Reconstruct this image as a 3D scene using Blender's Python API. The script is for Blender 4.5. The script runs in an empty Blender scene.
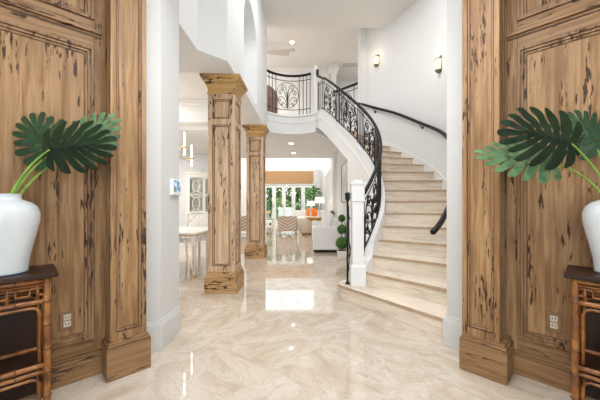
import bpy, bmesh, math, random
from math import sin, cos, pi, radians, degrees, sqrt, atan2, hypot
from mathutils import Vector, Matrix, noise
random.seed(7)
S = bpy.context.scene
COL = S.collection

# ---------------------------------------------------------------- camera
cam = bpy.data.objects.new('camera', bpy.data.cameras.new('camera'))
COL.objects.link(cam)
cam.data.sensor_width = 36.0
cam.data.lens = 285.0 * 36.0 / 600.0
cam.data.shift_x = -9 / 600.0
cam.data.shift_y = 3.5 / 600.0
cam.data.clip_start = 0.02
cam.data.clip_end = 200
cam.location = (0, 0, 1.18)
cam.rotation_euler = (pi / 2, 0, 0)
S.camera = cam

# ---------------------------------------------------------------- view + world
S.view_settings.view_transform = 'Standard'
S.view_settings.look = 'None'
S.view_settings.gamma = 1
S.view_settings.use_curve_mapping = False
S.view_settings.exposure = 0.15
W = bpy.data.worlds.new('world')
S.world = W
W.use_nodes = True
wn = W.node_tree
wn.nodes['Background'].inputs['Color'].default_value = (0.88, 0.94, 1.0, 1)
wn.nodes['Background'].inputs['Strength'].default_value = 3.6
S.cycles.use_denoising = True
S.cycles.max_bounces = 8
S.cycles.diffuse_bounces = 5
S.cycles.glossy_bounces = 4
S.cycles.transparent_max_bounces = 12
S.cycles.sample_clamp_indirect = 6

def area(name, loc, size, power, rot=(0, 0, 0), color=(1, 1, 1)):
    l = bpy.data.lights.new(name, 'AREA')
    l.shape = 'RECTANGLE'
    l.size, l.size_y = size
    l.energy = power
    l.color = color
    o = bpy.data.objects.new(name, l)
    COL.objects.link(o)
    o.location = loc
    o.rotation_euler = rot
    return o

def spot(name, loc, power, r=0.05, color=(1, 0.9, 0.75), angle=110):
    l = bpy.data.lights.new(name, 'SPOT')
    l.energy = power
    l.shadow_soft_size = r
    l.color = color
    l.spot_size = radians(angle)
    l.spot_blend = 0.6
    o = bpy.data.objects.new(name, l)
    COL.objects.link(o)
    o.location = loc
    return o

def point(name, loc, power, r=0.05, color=(1, 0.9, 0.75)):
    l = bpy.data.lights.new(name, 'POINT')
    l.energy = power
    l.shadow_soft_size = r
    l.color = color
    o = bpy.data.objects.new(name, l)
    COL.objects.link(o)
    o.location = loc
    return o

WARM = (1.0, 0.93, 0.84)
COOL = (0.93, 0.97, 1.0)
area('hall_fill', (0.3, 4.1, 5.2), (2.2, 2.0), 60, (0, 0, 0), (0.97, 0.985, 1))  # unseen fill lamp added above the view to brighten the hall
area('entry_door_daylight', (0, -1.05, 1.7), (2.6, 2.6), 9, (radians(90), 0, 0), COOL)
area('living_room_fill', (-2.0, 13.2, 5.6), (5, 4), 270, (0, 0, 0), (1, 0.98, 0.95))  # added fill lamp, hidden behind the low ceiling
area('dining_room_fill', (-4.1, 5.2, 3.415), (2.0, 1.6), 78, (0, 0, 0), (1, 0.98, 0.96))  # added fill besides the chandelier, hidden by the left pier
area('dining_back_fill', (-4.2, 7.6, 2.945), (1.6, 1.0), 95, (0, 0, 0), (1, 0.98, 0.96))  # extra unseen fill for the back of the dining room
area('loft_fill', (-2.9, 8.0, 5.69), (1.8, 1.6), 80, (0, 0, 0), (1, 0.98, 0.96))  # loft fill added where the left upper wall hides it
area('landing_fill', (2.3, 9.0, 5.69), (1.0, 1.0), 22, (0, 0, 0), (1, 0.98, 0.96))  # fill added to lift the dark landing recess
area('entry_ceiling_light', (0, 1.1, 2.97), (1.6, 1.2), 58, (0, 0, 0), (0.95, 0.975, 1))

# ---------------------------------------------------------------- materials
MATS = {}
def new_mat(name):
    m = bpy.data.materials.new(name)
    m.use_nodes = True
    MATS[name] = m
    nt = m.node_tree
    return m, nt, nt.nodes['Principled BSDF']

def N(nt, typ, **kw):
    n = nt.nodes.new(typ)
    for k, v in kw.items():
        setattr(n, k, v)
    return n

def ramp(nt, fac, stops):
    r = N(nt, 'ShaderNodeValToRGB')
    el = r.color_ramp.elements
    while len(el) > 1:
        el.remove(el[-1])
    el[0].position, el[0].color = stops[0][0], (*stops[0][1], 1)
    for p, c in stops[1:]:
        e = el.new(p)
        e.color = (*c, 1)
    nt.links.new(fac, r.inputs[0])
    return r.outputs[0]

def mix(nt, fac, a, b, mode='MIX'):
    n = N(nt, 'ShaderNodeMix', data_type='RGBA', blend_type=mode)
    for i, v in ((0, fac), (6, a), (7, b)):
        if isinstance(v, (int, float)):
            n.inputs[i].default_value = v
        elif isinstance(v, tuple):
            n.inputs[i].default_value = (*v, 1)
        else:
            nt.links.new(v, n.inputs[i])
    return n.outputs[2]

def mapped(nt, scale, rot=(0, 0, 0), kind='Object', off=(0, 0, 0)):
    t = N(nt, 'ShaderNodeTexCoord')
    m = N(nt, 'ShaderNodeMapping')
    m.inputs['Scale'].default_value = scale
    m.inputs['Rotation'].default_value = rot
    m.inputs['Location'].default_value = off
    nt.links.new(t.outputs[kind], m.inputs[0])
    return m.outputs[0]

def noise_tex(nt, vec, scale=5, detail=3, rough=0.5, dist=0):
    n = N(nt, 'ShaderNodeTexNoise')
    n.inputs['Scale'].default_value = scale
    n.inputs['Detail'].default_value = detail
    n.inputs['Roughness'].default_value = rough
    n.inputs['Distortion'].default_value = dist
    nt.links.new(vec, n.inputs['Vector'])
    return n.outputs['Fac']

def plain(name, col, rough=0.5, metal=0, var=0.03, scale=6, spec=0.5, bump=0.0):
    m, nt, b = new_mat(name)
    f = noise_tex(nt, mapped(nt, (1, 1, 1)), scale, 3)
    d = tuple(max(0, c * (1 - var)) for c in col)
    u = tuple(min(1, c * (1 + var)) for c in col)
    nt.links.new(ramp(nt, f, [(0.3, d), (0.7, u)]), b.inputs['Base Color'])
    b.inputs['Roughness'].default_value = rough
    b.inputs['Metallic'].default_value = metal
    b.inputs['Specular IOR Level'].default_value = spec
    if bump:
        bn = N(nt, 'ShaderNodeBump')
        bn.inputs['Strength'].default_value = bump
        bn.inputs['Distance'].default_value = 0.01
        f2 = noise_tex(nt, mapped(nt, (1, 1, 1)), scale * 8, 2)
        nt.links.new(f2, bn.inputs['Height'])
        nt.links.new(bn.outputs[0], b.inputs['Normal'])
    return m

def wood(name, axis, base=(0.275, 0.142, 0.056), light=(0.43, 0.255, 0.122), pits=1.0, off=(0, 0, 0)):
    """pecky cypress: straight grain with long dark pockets along the grain"""
    m, nt, b = new_mat(name)
    def sc(across, along):
        v = [across] * 3
        v['xyz'.index(axis)] = along
        return tuple(v)
    g1 = noise_tex(nt, mapped(nt, sc(9, 0.55), off=off), 3.0, 6, 0.6, 0.6)
    g2 = noise_tex(nt, mapped(nt, sc(60, 1.6), off=off), 2.0, 4, 0.6)
    big = noise_tex(nt, mapped(nt, sc(2.2, 0.7), off=off), 1.6, 2)
    c = ramp(nt, g1, [(0.28, tuple(x * 0.68 for x in base)), (0.43, base), (0.58, light), (0.75, tuple(min(1, x * 1.14) for x in light))])
    c = mix(nt, ramp(nt, g2, [(0.35, (0.35,) * 3), (0.65, (0.0,) * 3)]), c, tuple(x * 0.55 for x in base))
    c = mix(nt, ramp(nt, big, [(0.35, (0.0,) * 3), (0.7, (0.35,) * 3)]), c, tuple(x * 0.72 for x in base))
    # pockets
    p = noise_tex(nt, mapped(nt, sc(52, 7.5), off=(off[0] + 3, off[1] + 1, off[2] + 2)), 1.5, 2.5, 0.5, 0.3)
    q = noise_tex(nt, mapped(nt, sc(6.5, 1.0), off=(off[0] + 7, off[1], off[2])), 1.5, 2)
    mul = N(nt, 'ShaderNodeMath', operation='MULTIPLY')
    nt.links.new(p, mul.inputs[0])
    nt.links.new(ramp(nt, q, [(0.40, (0.70,) * 3), (0.66, (1.24,) * 3)]), mul.inputs[1])
    lo = 0.70 - 0.05 * pits
    pit = ramp(nt, mul.outputs[0], [(lo - 0.045, (0, 0, 0)), (lo, (0.35,) * 3), (lo + 0.03, (1, 1, 1))])
    c = mix(nt, pit, c, (0.045, 0.020, 0.010))
    nt.links.new(c, b.inputs['Base Color'])
    b.inputs['Roughness'].default_value = 0.52
    b.inputs['Specular IOR Level'].default_value = 0.35
    bn = N(nt, 'ShaderNodeBump', invert=True)
    bn.inputs['Strength'].default_value = 0.6
    bn.inputs['Distance'].default_value = 0.006
    nt.links.new(pit, bn.inputs['Height'])
    nt.links.new(bn.outputs[0], b.inputs['Normal'])
    return m

WV = wood('pecky_wood_upright', 'z')
WM = wood('pecky_wood_moulding', 'z', base=(0.24, 0.125, 0.055), light=(0.36, 0.21, 0.11), off=(1, 3, 1))
glaze = plain('dark_groove_lines', (0.075, 0.035, 0.018), 0.6, var=0.3, scale=20)  # thin dark lines set along the wall and pilaster grooves
WX = wood('pecky_wood_lengthwise', 'x', base=(0.25, 0.130, 0.052), light=(0.38, 0.22, 0.105), pits=0.2)
WY = wood('pecky_wood_crosswise', 'y')
CV = wood('pecky_wood_column', 'z', base=(0.56, 0.37, 0.225), light=(0.73, 0.53, 0.36), off=(2, 5, 1))
CX = wood('pecky_wood_column_plinth', 'x', base=(0.50, 0.29, 0.12), light=(0.62, 0.39, 0.19), off=(4, 1, 3))
CM = wood('pecky_wood_column_moulding', 'z', base=(0.43, 0.265, 0.145), light=(0.58, 0.39, 0.235), off=(2, 2, 1))
groove_brown = plain('brown_column_groove_lines', (0.13, 0.062, 0.028), 0.6, var=0.3, scale=20)  # brown lines set along the column grooves
GOLD = wood('pecky_wood_capital', 'x', base=(0.50, 0.29, 0.10), light=(0.64, 0.41, 0.17), pits=1.3, off=(1, 1, 6))

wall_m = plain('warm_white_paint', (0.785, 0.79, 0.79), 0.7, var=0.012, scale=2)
ceil_m = plain('ceiling_paint', (0.76, 0.745, 0.725), 0.8, var=0.012, scale=2)
trim_m = plain('white_trim_paint', (0.82, 0.815, 0.805), 0.4, var=0.01)
pier_m = plain('dimmed_white_paint', (0.615, 0.607, 0.59), 0.65, var=0.01, scale=2)  # weaker light on the piers put into a greyer white
gloss_white = plain('white_glazed_ceramic', (0.61, 0.64, 0.655), 0.12, var=0.01, scale=3)
iron = plain('black_wrought_iron', (0.008, 0.008, 0.009), 0.5, metal=0.0, spec=0.3, var=0.1)
rail_m = plain('black_handrail_lacquer', (0.008, 0.0075, 0.0075), 0.45, spec=0.3, var=0.1)
brass = plain('brass', (0.75, 0.5, 0.16), 0.25, metal=1)
nickel = plain('aged_nickel', (0.22, 0.19, 0.14), 0.3, metal=0.55)
white_lacq = plain('white_lacquer', (0.84, 0.82, 0.78), 0.35, var=0.02)
gilt = plain('pale_gilt', (0.62, 0.42, 0.20), 0.4, var=0.1)
fabric_w = plain('white_linen', (0.80, 0.79, 0.78), 0.9, var=0.02, scale=30, bump=0.15)
fabric_c = plain('cream_boucle', (0.72, 0.63, 0.53), 0.95, var=0.05, scale=40, bump=0.2)
orange = plain('orange_velvet', (0.86, 0.20, 0.02), 0.8, var=0.06)
golden_wood = plain('golden_wood', (0.50, 0.27, 0.08), 0.35, var=0.15, scale=12)
rattan_shade = plain('woven_shade', (0.44, 0.26, 0.125), 0.85, var=0.08, scale=25)
dark_wood = plain('dark_lacquer_wood', (0.030, 0.014, 0.008), 0.45, var=0.25, scale=9, spec=0.25)
dark_base = plain('dark_plinth', (0.02, 0.015, 0.012), 0.5)
brown_door = plain('brown_shutter_wood', (0.16, 0.10, 0.085), 0.5, var=0.12, scale=10)
outlet_brown = plain('brown_cover_plate', (0.22, 0.12, 0.055), 0.4, var=0.05)
ivory = plain('ivory_plastic', (0.55, 0.47, 0.37), 0.4)
plast_w = plain('white_plastic', (0.80, 0.81, 0.82), 0.35)
grey_vent = plain('pale_grey_vent', (0.55, 0.54, 0.52), 0.6)
stem_m = plain('leaf_stem', (0.22, 0.38, 0.06), 0.45, var=0.2, scale=20)
bark = plain('bark', (0.10, 0.06, 0.035), 0.9, var=0.3, scale=20)
stone_m = plain('pale_stone_paving', (0.62, 0.58, 0.52), 0.8, var=0.08)
lawn_m = plain('lawn', (0.12, 0.26, 0.05), 0.9, var=0.3, scale=12)
grill_m = plain('pale_grey_stucco', (0.55, 0.58, 0.60), 0.7)
blue_pat = plain('blue_porcelain', (0.16, 0.18, 0.45), 0.3, var=0.5, scale=40)

def leaf_mat(name, dark, light, scale=9):
    m, nt, b = new_mat(name)
    f = noise_tex(nt, mapped(nt, (1, 1, 1)), scale, 3)
    nt.links.new(ramp(nt, f, [(0.3, dark), (0.7, light)]), b.inputs['Base Color'])
    b.inputs['Roughness'].default_value = 0.5
    b.inputs['Specular IOR Level'].default_value = 0.3
    return m
leaf_dark = leaf_mat('monstera_dark', (0.006, 0.016, 0.006), (0.013, 0.034, 0.010))
leaf_mid = leaf_mat('monstera_mid', (0.014, 0.040, 0.017), (0.030, 0.075, 0.030))
leaf_pale = leaf_mat('monstera_pale', (0.05, 0.12, 0.05), (0.15, 0.24, 0.11), 25)
box_green = leaf_mat('boxwood', (0.025, 0.085, 0.015), (0.10, 0.22, 0.04), 60)
hedge_a = leaf_mat('garden_green', (0.025, 0.075, 0.015), (0.12, 0.24, 0.05), 4)
hedge_b = leaf_mat('garden_green_pale', (0.08, 0.17, 0.03), (0.28, 0.40, 0.12), 4)
room_green = leaf_mat('fig_green', (0.06, 0.20, 0.05), (0.16, 0.36, 0.10), 8)

def emit(name, col, strength):
    m, nt, b = new_mat(name)
    b.inputs['Base Color'].default_value = (*col, 1)
    b.inputs['Emission Color'].default_value = (*col, 1)
    b.inputs['Emission Strength'].default_value = strength
    return m
bulb_m = emit('lit_bulb', (1, 0.94, 0.84), 14)
tube_m = emit('lit_candle_tube', (1, 0.96, 0.88), 7)
shade_lit = emit('lit_lamp_shade', (1, 0.93, 0.80), 1.1)
sconce_lit = emit('lit_sconce_glass', (1, 0.80, 0.52), 0.75)

def screen_material():
    m, nt, b = new_mat('thermostat_screen')
    f = noise_tex(nt, mapped(nt, (1, 1, 1)), 26, 2)
    c = ramp(nt, f, [(0.40, (0.16, 0.16, 0.13)), (0.5, (0.12, 0.25, 0.42)), (0.62, (0.45, 0.65, 0.85))])
    nt.links.new(c, b.inputs['Base Color'])
    nt.links.new(c, b.inputs['Emission Color'])
    b.inputs['Emission Strength'].default_value = 0.5
    b.inputs['Roughness'].default_value = 0.2
    return m
screen_m = screen_material()

def glass_material():
    m, nt, b = new_mat('clear_glass')
    out = nt.nodes['Material Output']
    tr = N(nt, 'ShaderNodeBsdfTransparent')
    tr.inputs[0].default_value = (0.96, 0.98, 0.97, 1)
    gl = N(nt, 'ShaderNodeBsdfGlossy')
    gl.inputs['Roughness'].default_value = 0.02
    fr = N(nt, 'ShaderNodeFresnel')
    fr.inputs[0].default_value = 1.4
    mx = N(nt, 'ShaderNodeMixShader')
    nt.links.new(fr.outputs[0], mx.inputs[0])
    nt.links.new(tr.outputs[0], mx.inputs[1])
    nt.links.new(gl.outputs[0], mx.inputs[2])
    nt.links.new(mx.outputs[0], out.inputs[0])
    return m
glass_m = glass_material()

def floor_material():
    m, nt, b = new_mat('polished_marble_tile')
    v = mapped(nt, (1.45, 1.45, 1.45), (0, 0, radians(45)), off=(0.31, 0.17, 0))
    fl = N(nt, 'ShaderNodeVectorMath', operation='FLOOR')
    nt.links.new(v, fl.inputs[0])
    wnz = N(nt, 'ShaderNodeTexWhiteNoise')
    nt.links.new(fl.outputs[0], wnz.inputs['Vector'])
    sc = N(nt, 'ShaderNodeVectorMath', operation='SCALE')
    sc.inputs['Scale'].default_value = 14
    nt.links.new(wnz.outputs['Color'], sc.inputs[0])
    ad = N(nt, 'ShaderNodeVectorMath', operation='ADD')
    nt.links.new(v, ad.inputs[0])
    nt.links.new(sc.outputs[0], ad.inputs[1])
    w = ad.outputs[0]
    def streak(scale, det, dist):
        outs = []
        for q in ((1.1, 2.2, 1), (2.2, 1.1, 1)):
            mp = N(nt, 'ShaderNodeVectorMath', operation='MULTIPLY')
            mp.inputs[1].default_value = q
            nt.links.new(w, mp.inputs[0])
            outs.append(noise_tex(nt, mp.outputs[0], scale, det, 0.55, dist))
        gt = N(nt, 'ShaderNodeMath', operation='GREATER_THAN')
        gt.inputs[1].default_value = 0.5
        nt.links.new(wnz.outputs['Value'], gt.inputs[0])
        mf = N(nt, 'ShaderNodeMix', data_type='FLOAT')
        nt.links.new(gt.outputs[0], mf.inputs[0])
        nt.links.new(outs[0], mf.inputs[2]); nt.links.new(outs[1], mf.inputs[3])
        return mf.outputs[0]
    n1 = streak(1.15, 9, 1.7)
    n2 = streak(1.5, 8, 2.2)
    n3 = noise_tex(nt, w, 9, 4, 0.6, 0.8)
    c = ramp(nt, n1, [(0.30, (0.475, 0.385, 0.295)), (0.43, (0.535, 0.450, 0.360)), (0.56, (0.57, 0.49, 0.405)), (0.72, (0.635, 0.570, 0.49))])
    vein = ramp(nt, n2, [(0.475, (0, 0, 0)), (0.498, (0.30,) * 3), (0.503, (0.30,) * 3), (0.53, (0, 0, 0))])
    c = mix(nt, vein, c, (0.38, 0.26, 0.15))
    vw = ramp(nt, n1, [(0.50, (0, 0, 0)), (0.53, (0.32,) * 3), (0.535, (0.32,) * 3), (0.56, (0, 0, 0))])
    c = mix(nt, vw, c, (0.68, 0.645, 0.60))
    c = mix(nt, ramp(nt, n3, [(0.5, (0, 0, 0)), (0.7, (0.18,) * 3)]), c, (0.56, 0.45, 0.35))
    # fine joints
    fr = N(nt, 'ShaderNodeVectorMath', operation='FRACTION')
    nt.links.new(v, fr.inputs[0])
    sp = N(nt, 'ShaderNodeSeparateXYZ')
    nt.links.new(fr.outputs[0], sp.inputs[0])
    js = []
    for i in (0, 1):
        a = N(nt, 'ShaderNodeMath', operation='LESS_THAN')
        a.inputs[1].default_value = 0.006
        nt.links.new(sp.outputs[i], a.inputs[0])
        js.append(a.outputs[0])
    mxm = N(nt, 'ShaderNodeMath', operation='MAXIMUM')
    nt.links.new(js[0], mxm.inputs[0])
    nt.links.new(js[1], mxm.inputs[1])
    ml = N(nt, 'ShaderNodeMath', operation='MULTIPLY')
    ml.inputs[1].default_value = 0.35
    nt.links.new(mxm.outputs[0], ml.inputs[0])
    c = mix(nt, ml.outputs[0], c, (0.48, 0.38, 0.29))
    nt.links.new(c, b.inputs['Base Color'])
    b.inputs['Roughness'].default_value = 0.04
    b.inputs['Specular IOR Level'].default_value = 0.7
    return m
floor_m = floor_material()

def travertine(name, col, edge=0.0):
    m, nt, b = new_mat(name)
    f = noise_tex(nt, mapped(nt, (1.6, 1.6, 16)), 1.6, 6, 0.6, 0.8)
    g = noise_tex(nt, mapped(nt, (6, 6, 40)), 2.5, 3, 0.6)
    lo = tuple(x * 0.74 for x in col)
    hi = tuple(min(1, x * 1.12) for x in col)
    c = ramp(nt, f, [(0.3, lo), (0.5, col), (0.68, hi)])
    c = mix(nt, ramp(nt, g, [(0.62, (0, 0, 0)), (0.72, (0.45,) * 3)]), c, (0.38, 0.25, 0.16))
    nt.links.new(c, b.inputs['Base Color'])
    b.inputs['Roughness'].default_value = 0.35
    return m
riser_m = travertine('travertine_riser', (0.72, 0.615, 0.50))
tread_m = travertine('travertine_tread', (0.74, 0.64, 0.535))
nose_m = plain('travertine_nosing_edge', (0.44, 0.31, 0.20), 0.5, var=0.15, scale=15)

def bamboo_material():
    m, nt, b = new_mat('bamboo_cane')
    f = noise_tex(nt, mapped(nt, (14, 14, 14)), 1.2, 4, 0.6)
    c = ramp(nt, f, [(0.30, (0.09, 0.030, 0.010)), (0.5, (0.24, 0.085, 0.02)), (0.68, (0.40, 0.17, 0.042))])
    nt.links.new(c, b.inputs['Base Color'])
    b.inputs['Roughness'].default_value = 0.3
    return m
bamboo_m = bamboo_material()
bamboo_node = plain('bamboo_joint', (0.11, 0.04, 0.014), 0.4, var=0.3, scale=40)

def chevron_material():
    m, nt, b = new_mat('chevron_fabric')
    t = N(nt, 'ShaderNodeTexCoord')
    sp = N(nt, 'ShaderNodeSeparateXYZ')
    nt.links.new(t.outputs['Object'], sp.inputs[0])
    ab = N(nt, 'ShaderNodeMath', operation='ABSOLUTE')
    nt.links.new(sp.outputs[0], ab.inputs[0])
    sl = N(nt, 'ShaderNodeMath', operation='MULTIPLY')
    sl.inputs[1].default_value = 0.55
    nt.links.new(ab.outputs[0], sl.inputs[0])
    sb = N(nt, 'ShaderNodeMath', operation='SUBTRACT')
    nt.links.new(sp.outputs[2], sb.inputs[0])
    nt.links.new(sl.outputs[0], sb.inputs[1])
    mu = N(nt, 'ShaderNodeMath', operation='MULTIPLY')
    mu.inputs[1].default_value = 8.5
    nt.links.new(sb.outputs[0], mu.inputs[0])
    fr = N(nt, 'ShaderNodeMath', operation='FRACT')
    nt.links.new(mu.outputs[0], fr.inputs[0])
    c = ramp(nt, fr.outputs[0], [(0.0, (0.48, 0.36, 0.28)), (0.45, (0.50, 0.38, 0.30)), (0.52, (0.78, 0.68, 0.60)), (0.93, (0.78, 0.68, 0.60)), (1.0, (0.48, 0.36, 0.28))])
    nt.links.new(c, b.inputs['Base Color'])
    b.inputs['Roughness'].default_value = 0.9
    return m
chevron_m = chevron_material()

def picture_material():
    m, nt, b = new_mat('abstract_blue_grey_print')
    f = noise_tex(nt, mapped(nt, (2, 2, 2)), 3.0, 5, 0.6, 1.2)
    c = ramp(nt, f, [(0.3, (0.30, 0.40, 0.48)), (0.5, (0.62, 0.68, 0.70)), (0.7, (0.82, 0.83, 0.80))])
    nt.links.new(c, b.inputs['Base Color'])
    b.inputs['Roughness'].default_value = 0.3
    return m
picture_m = picture_material()

# ---------------------------------------------------------------- mesh builder
class MB:
    def __init__(s):
        s.v, s.f, s.sm, s.mi = [], [], [], []
    def add(s, vs, fs, smooth=False, mi=0):
        o = len(s.v)
        s.v += [tuple(x) for x in vs]
        s.f += [tuple(o + i for i in q) for q in fs]
        s.sm += [smooth] * len(fs)
        s.mi += [mi] * len(fs)
        return s
    def box(s, x0, x1, y0, y1, z0, z1, mi=0):
        if x0 > x1: x0, x1 = x1, x0
        if y0 > y1: y0, y1 = y1, y0
        return s.add([(x0, y0, z0), (x1, y0, z0), (x1, y1, z0), (x0, y1, z0), (x0, y0, z1), (x1, y0, z1), (x1, y1, z1), (x0, y1, z1)],
                     [(0, 3, 2, 1), (4, 5, 6, 7), (0, 1, 5, 4), (1, 2, 6, 5), (2, 3, 7, 6), (3, 0, 4, 7)], mi=mi)
    def frust(s, cx, cy, z0, hx0, hy0, z1, hx1, hy1, mi=0):
        return s.add([(cx - hx0, cy - hy0, z0), (cx + hx0, cy - hy0, z0), (cx + hx0, cy + hy0, z0), (cx - hx0, cy + hy0, z0),
                      (cx - hx1, cy - hy1, z1), (cx + hx1, cy - hy1, z1), (cx + hx1, cy + hy1, z1), (cx - hx1, cy + hy1, z1)],
                     [(0, 3, 2, 1), (4, 5, 6, 7), (0, 1, 5, 4), (1, 2, 6, 5), (2, 3, 7, 6), (3, 0, 4, 7)], mi=mi)
    def prism(s, poly, z0, z1):
        n = len(poly)
        a = sum(poly[i][0] * poly[(i + 1) % n][1] - poly[(i + 1) % n][0] * poly[i][1] for i in range(n))
        if a < 0: poly = poly[::-1]
        vs = [(x, y, z0) for x, y in poly] + [(x, y, z1) for x, y in poly]
        return s.add(vs, [tuple(range(n))[::-1], tuple(range(n, 2 * n))] + [(i, (i + 1) % n, n + (i + 1) % n, n + i) for i in range(n)])
    def tube(s, pts, r, n=6, closed=False, caps=True):
        pts = [Vector(p) for p in pts]
        m = len(pts)
        rs = r if isinstance(r, (list, tuple)) else [r] * m
        vs = []
        prev = None
        for i, p in enumerate(pts):
            if closed:
                t = pts[(i + 1) % m] - pts[i - 1]
            else:
                t = pts[min(i + 1, m - 1)] - pts[max(i - 1, 0)]
            if t.length < 1e-9: t = Vector((0, 0, 1))
            t.normalize()
            if prev is None:
                a = Vector((0, 0, 1)) if abs(t.z) < 0.9 else Vector((1, 0, 0))
            else:
                a = prev
            u = (a - t * a.dot(t))
            if u.length < 1e-6: u = t.orthogonal()
            u.normalize()
            w = t.cross(u)
            prev = u
            for k in range(n):
                an = 2 * pi * k / n
                vs.append(p + (u * cos(an) + w * sin(an)) * rs[i])
        fs = []
        for i in range(m if closed else m - 1):
            j = (i + 1) % m
            for k in range(n):
                l = (k + 1) % n
                fs.append((i * n + k, i * n + l, j * n + l, j * n + k))
        if caps and not closed:
            fs.append(tuple(range(n))[::-1])
            fs.append(tuple((m - 1) * n + k for k in range(n)))
        return s.add(vs, fs, True)
    def lathe(s, prof, cx=0, cy=0, n=28, smooth=True):
        vs, m = [], len(prof)
        for r, z in prof:
            for k in range(n):
                a = 2 * pi * k / n
                vs.append((cx + r * cos(a), cy + r * sin(a), z))
        fs = [(i * n + k, i * n + (k + 1) % n, (i + 1) * n + (k + 1) % n, (i + 1) * n + k) for i in range(m - 1) for k in range(n)]
        fs += [tuple(range(n))[::-1], tuple((m - 1) * n + k for k in range(n))]
        return s.add(vs, fs, smooth)
    def sweep(s, path, sect, closed_sect=True, smooth=False, cap=True):
        """path: function giving for each i a list of section points already in 3D"""
        k, m = len(sect[0]), len(sect)
        vs = [p for sec in sect for p in sec]
        fs = []
        for i in range(m - 1):
            for j in range(k if closed_sect else k - 1):
                l = (j + 1) % k
                fs.append((i * k + j, i * k + l, (i + 1) * k + l, (i + 1) * k + j))
        if cap and closed_sect:
            fs.append(tuple(range(k))[::-1])
            fs.append(tuple((m - 1) * k + j for j in range(k)))
        return s.add(vs, fs, smooth)
    def rbox(s, c, h, r=0.3, n=5):
        """pillowy rounded box (super-ellipsoid)"""
        vs, fs = [], []
        U, V = 20, 12
        e = r
        def pw(x, p): return (abs(x) ** p) * (1 if x >= 0 else -1)
        for i in range(V + 1):
            ph = -pi / 2 + pi * i / V
            for j in range(U):
                th = 2 * pi * j / U
                vs.append((c[0] + h[0] * pw(cos(ph), e) * pw(cos(th), e), c[1] + h[1] * pw(cos(ph), e) * pw(sin(th), e), c[2] + h[2] * pw(sin(ph), e)))
        for i in range(V):
            for j in range(U):
                fs.append((i * U + j, i * U + (j + 1) % U, (i + 1) * U + (j + 1) % U, (i + 1) * U + j))
        return s.add(vs, fs, True)
    def build(s, name, mat, parent=None, bevel=0, kind=None, label=None):
        me = bpy.data.meshes.new(name)
        me.from_pydata(s.v, [], s.f)
        me.polygons.foreach_set('use_smooth', s.sm)
        mats = mat if isinstance(mat, (list, tuple)) else [mat]
        for m in mats: me.materials.append(m)
        me.polygons.foreach_set('material_index', s.mi)
        me.update()
        o = bpy.data.objects.new(name, me)
        COL.objects.link(o)
        bm = bmesh.new(); bm.from_mesh(me)
        bmesh.ops.recalc_face_normals(bm, faces=bm.faces)
        bm.to_mesh(me); bm.free()
        if parent is not None:
            o.parent = parent
            root = parent
            if parent.get('world_space'):
                o['ws'] = 1
                o.matrix_parent_inverse = Matrix.Translation(-Vector(parent['world_space']))
                del o['ws']
        if bevel:
            b = o.modifiers.new('bevel', 'BEVEL')
            b.width = bevel
            b.segments = 2
            b.limit_method = 'ANGLE'
        if kind: o['kind'] = kind
        if label: o['label'] = label
        return o

def struct(name, mb, mat, bevel=0):
    return mb.build(name, mat, bevel=bevel, kind='structure')

def thing(name, label, cat, loc=(0, 0, 0), rz=0, group=None, world=False):
    """world=True: the parts' coordinates are given in world space (rz must be 0)"""
    o = bpy.data.objects.new(name, None)
    COL.objects.link(o)
    o.empty_display_size = 0.1
    o.location = loc
    o.rotation_euler = (0, 0, rz)
    o['label'] = label
    o['category'] = cat
    if group: o['group'] = group
    if world: o['world_space'] = tuple(loc)
    return o

def tag(o, label, cat, group=None):
    o['label'] = label
    o['category'] = cat
    if group: o['group'] = group
    return o

def copy_tree(o, parent=None):
    c = o.copy()
    COL.objects.link(c)
    if parent is not None: c.parent = parent
    for ch in [x for x in bpy.data.objects if x.parent == o]:
        copy_tree(ch, c)
    return c

def at_origin(mb, x, y, z):
    mb.v = [(a - x, b - y, c - z) for a, b, c in mb.v]
    return mb

def single(name, mb, mat, label, cat, loc, group=None, bevel=0):
    """a one-mesh thing; coordinates in mb are local to loc"""
    o = mb.build(name, mat, bevel=bevel)
    o.location = loc
    return tag(o, label, cat, group)

# ---------------------------------------------------------------- stair plan (a circular flight)
CX0, CY0 = -0.644, 4.885
ROUT = 2.90
FLOOR2 = 3.325
CEIL1, CEIL2 = 5.25, 5.70
LOWC = 2.86
def nose(th):                      # step count as a function of angle (degrees)
    if th <= -33: return 4 + (th + 33) / 6.6
    if th <= 4.5: return 4 + (th + 33) / 6.25
    return 10 + (th - 4.5) / 6.8
def th_of(n):
    if n <= 4: return -33 + (n - 4) * 6.6
    if n <= 10: return -33 + (n - 4) * 6.25
    return 4.5 + (n - 10) * 6.8
RT = [(-60, 1.86), (-46, 1.87), (-36, 1.83), (-20, 1.83), (-7, 1.80), (6, 1.75), (28, 1.70), (40, 1.68), (52, 1.76), (60, 1.92), (66, 2.09), (80, 2.3)]
def rin_raw(th):
    for (a, ra), (b, rb) in zip(RT, RT[1:]):
        if a <= th <= b: return ra + (rb - ra) * (th - a) / (b - a)
    return RT[0][1]
def rin(th):
    return sum(rin_raw(max(-60, min(80, th + d))) for d in (-6, -3, 0, 3, 6)) / 5
def sp(th, R, z=0.0):
    a = radians(th)
    return (CX0 + R * cos(a), CY0 + R * sin(a), z)
def zn(th): return min(nose(th), 19.0) * 0.175
TH19 = th_of(19)

# ================================================================ STRUCTURE
struct('floor', MB().box(-7, 3.2, -1.4, 16.05, -0.1, 0), floor_m)

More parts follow.
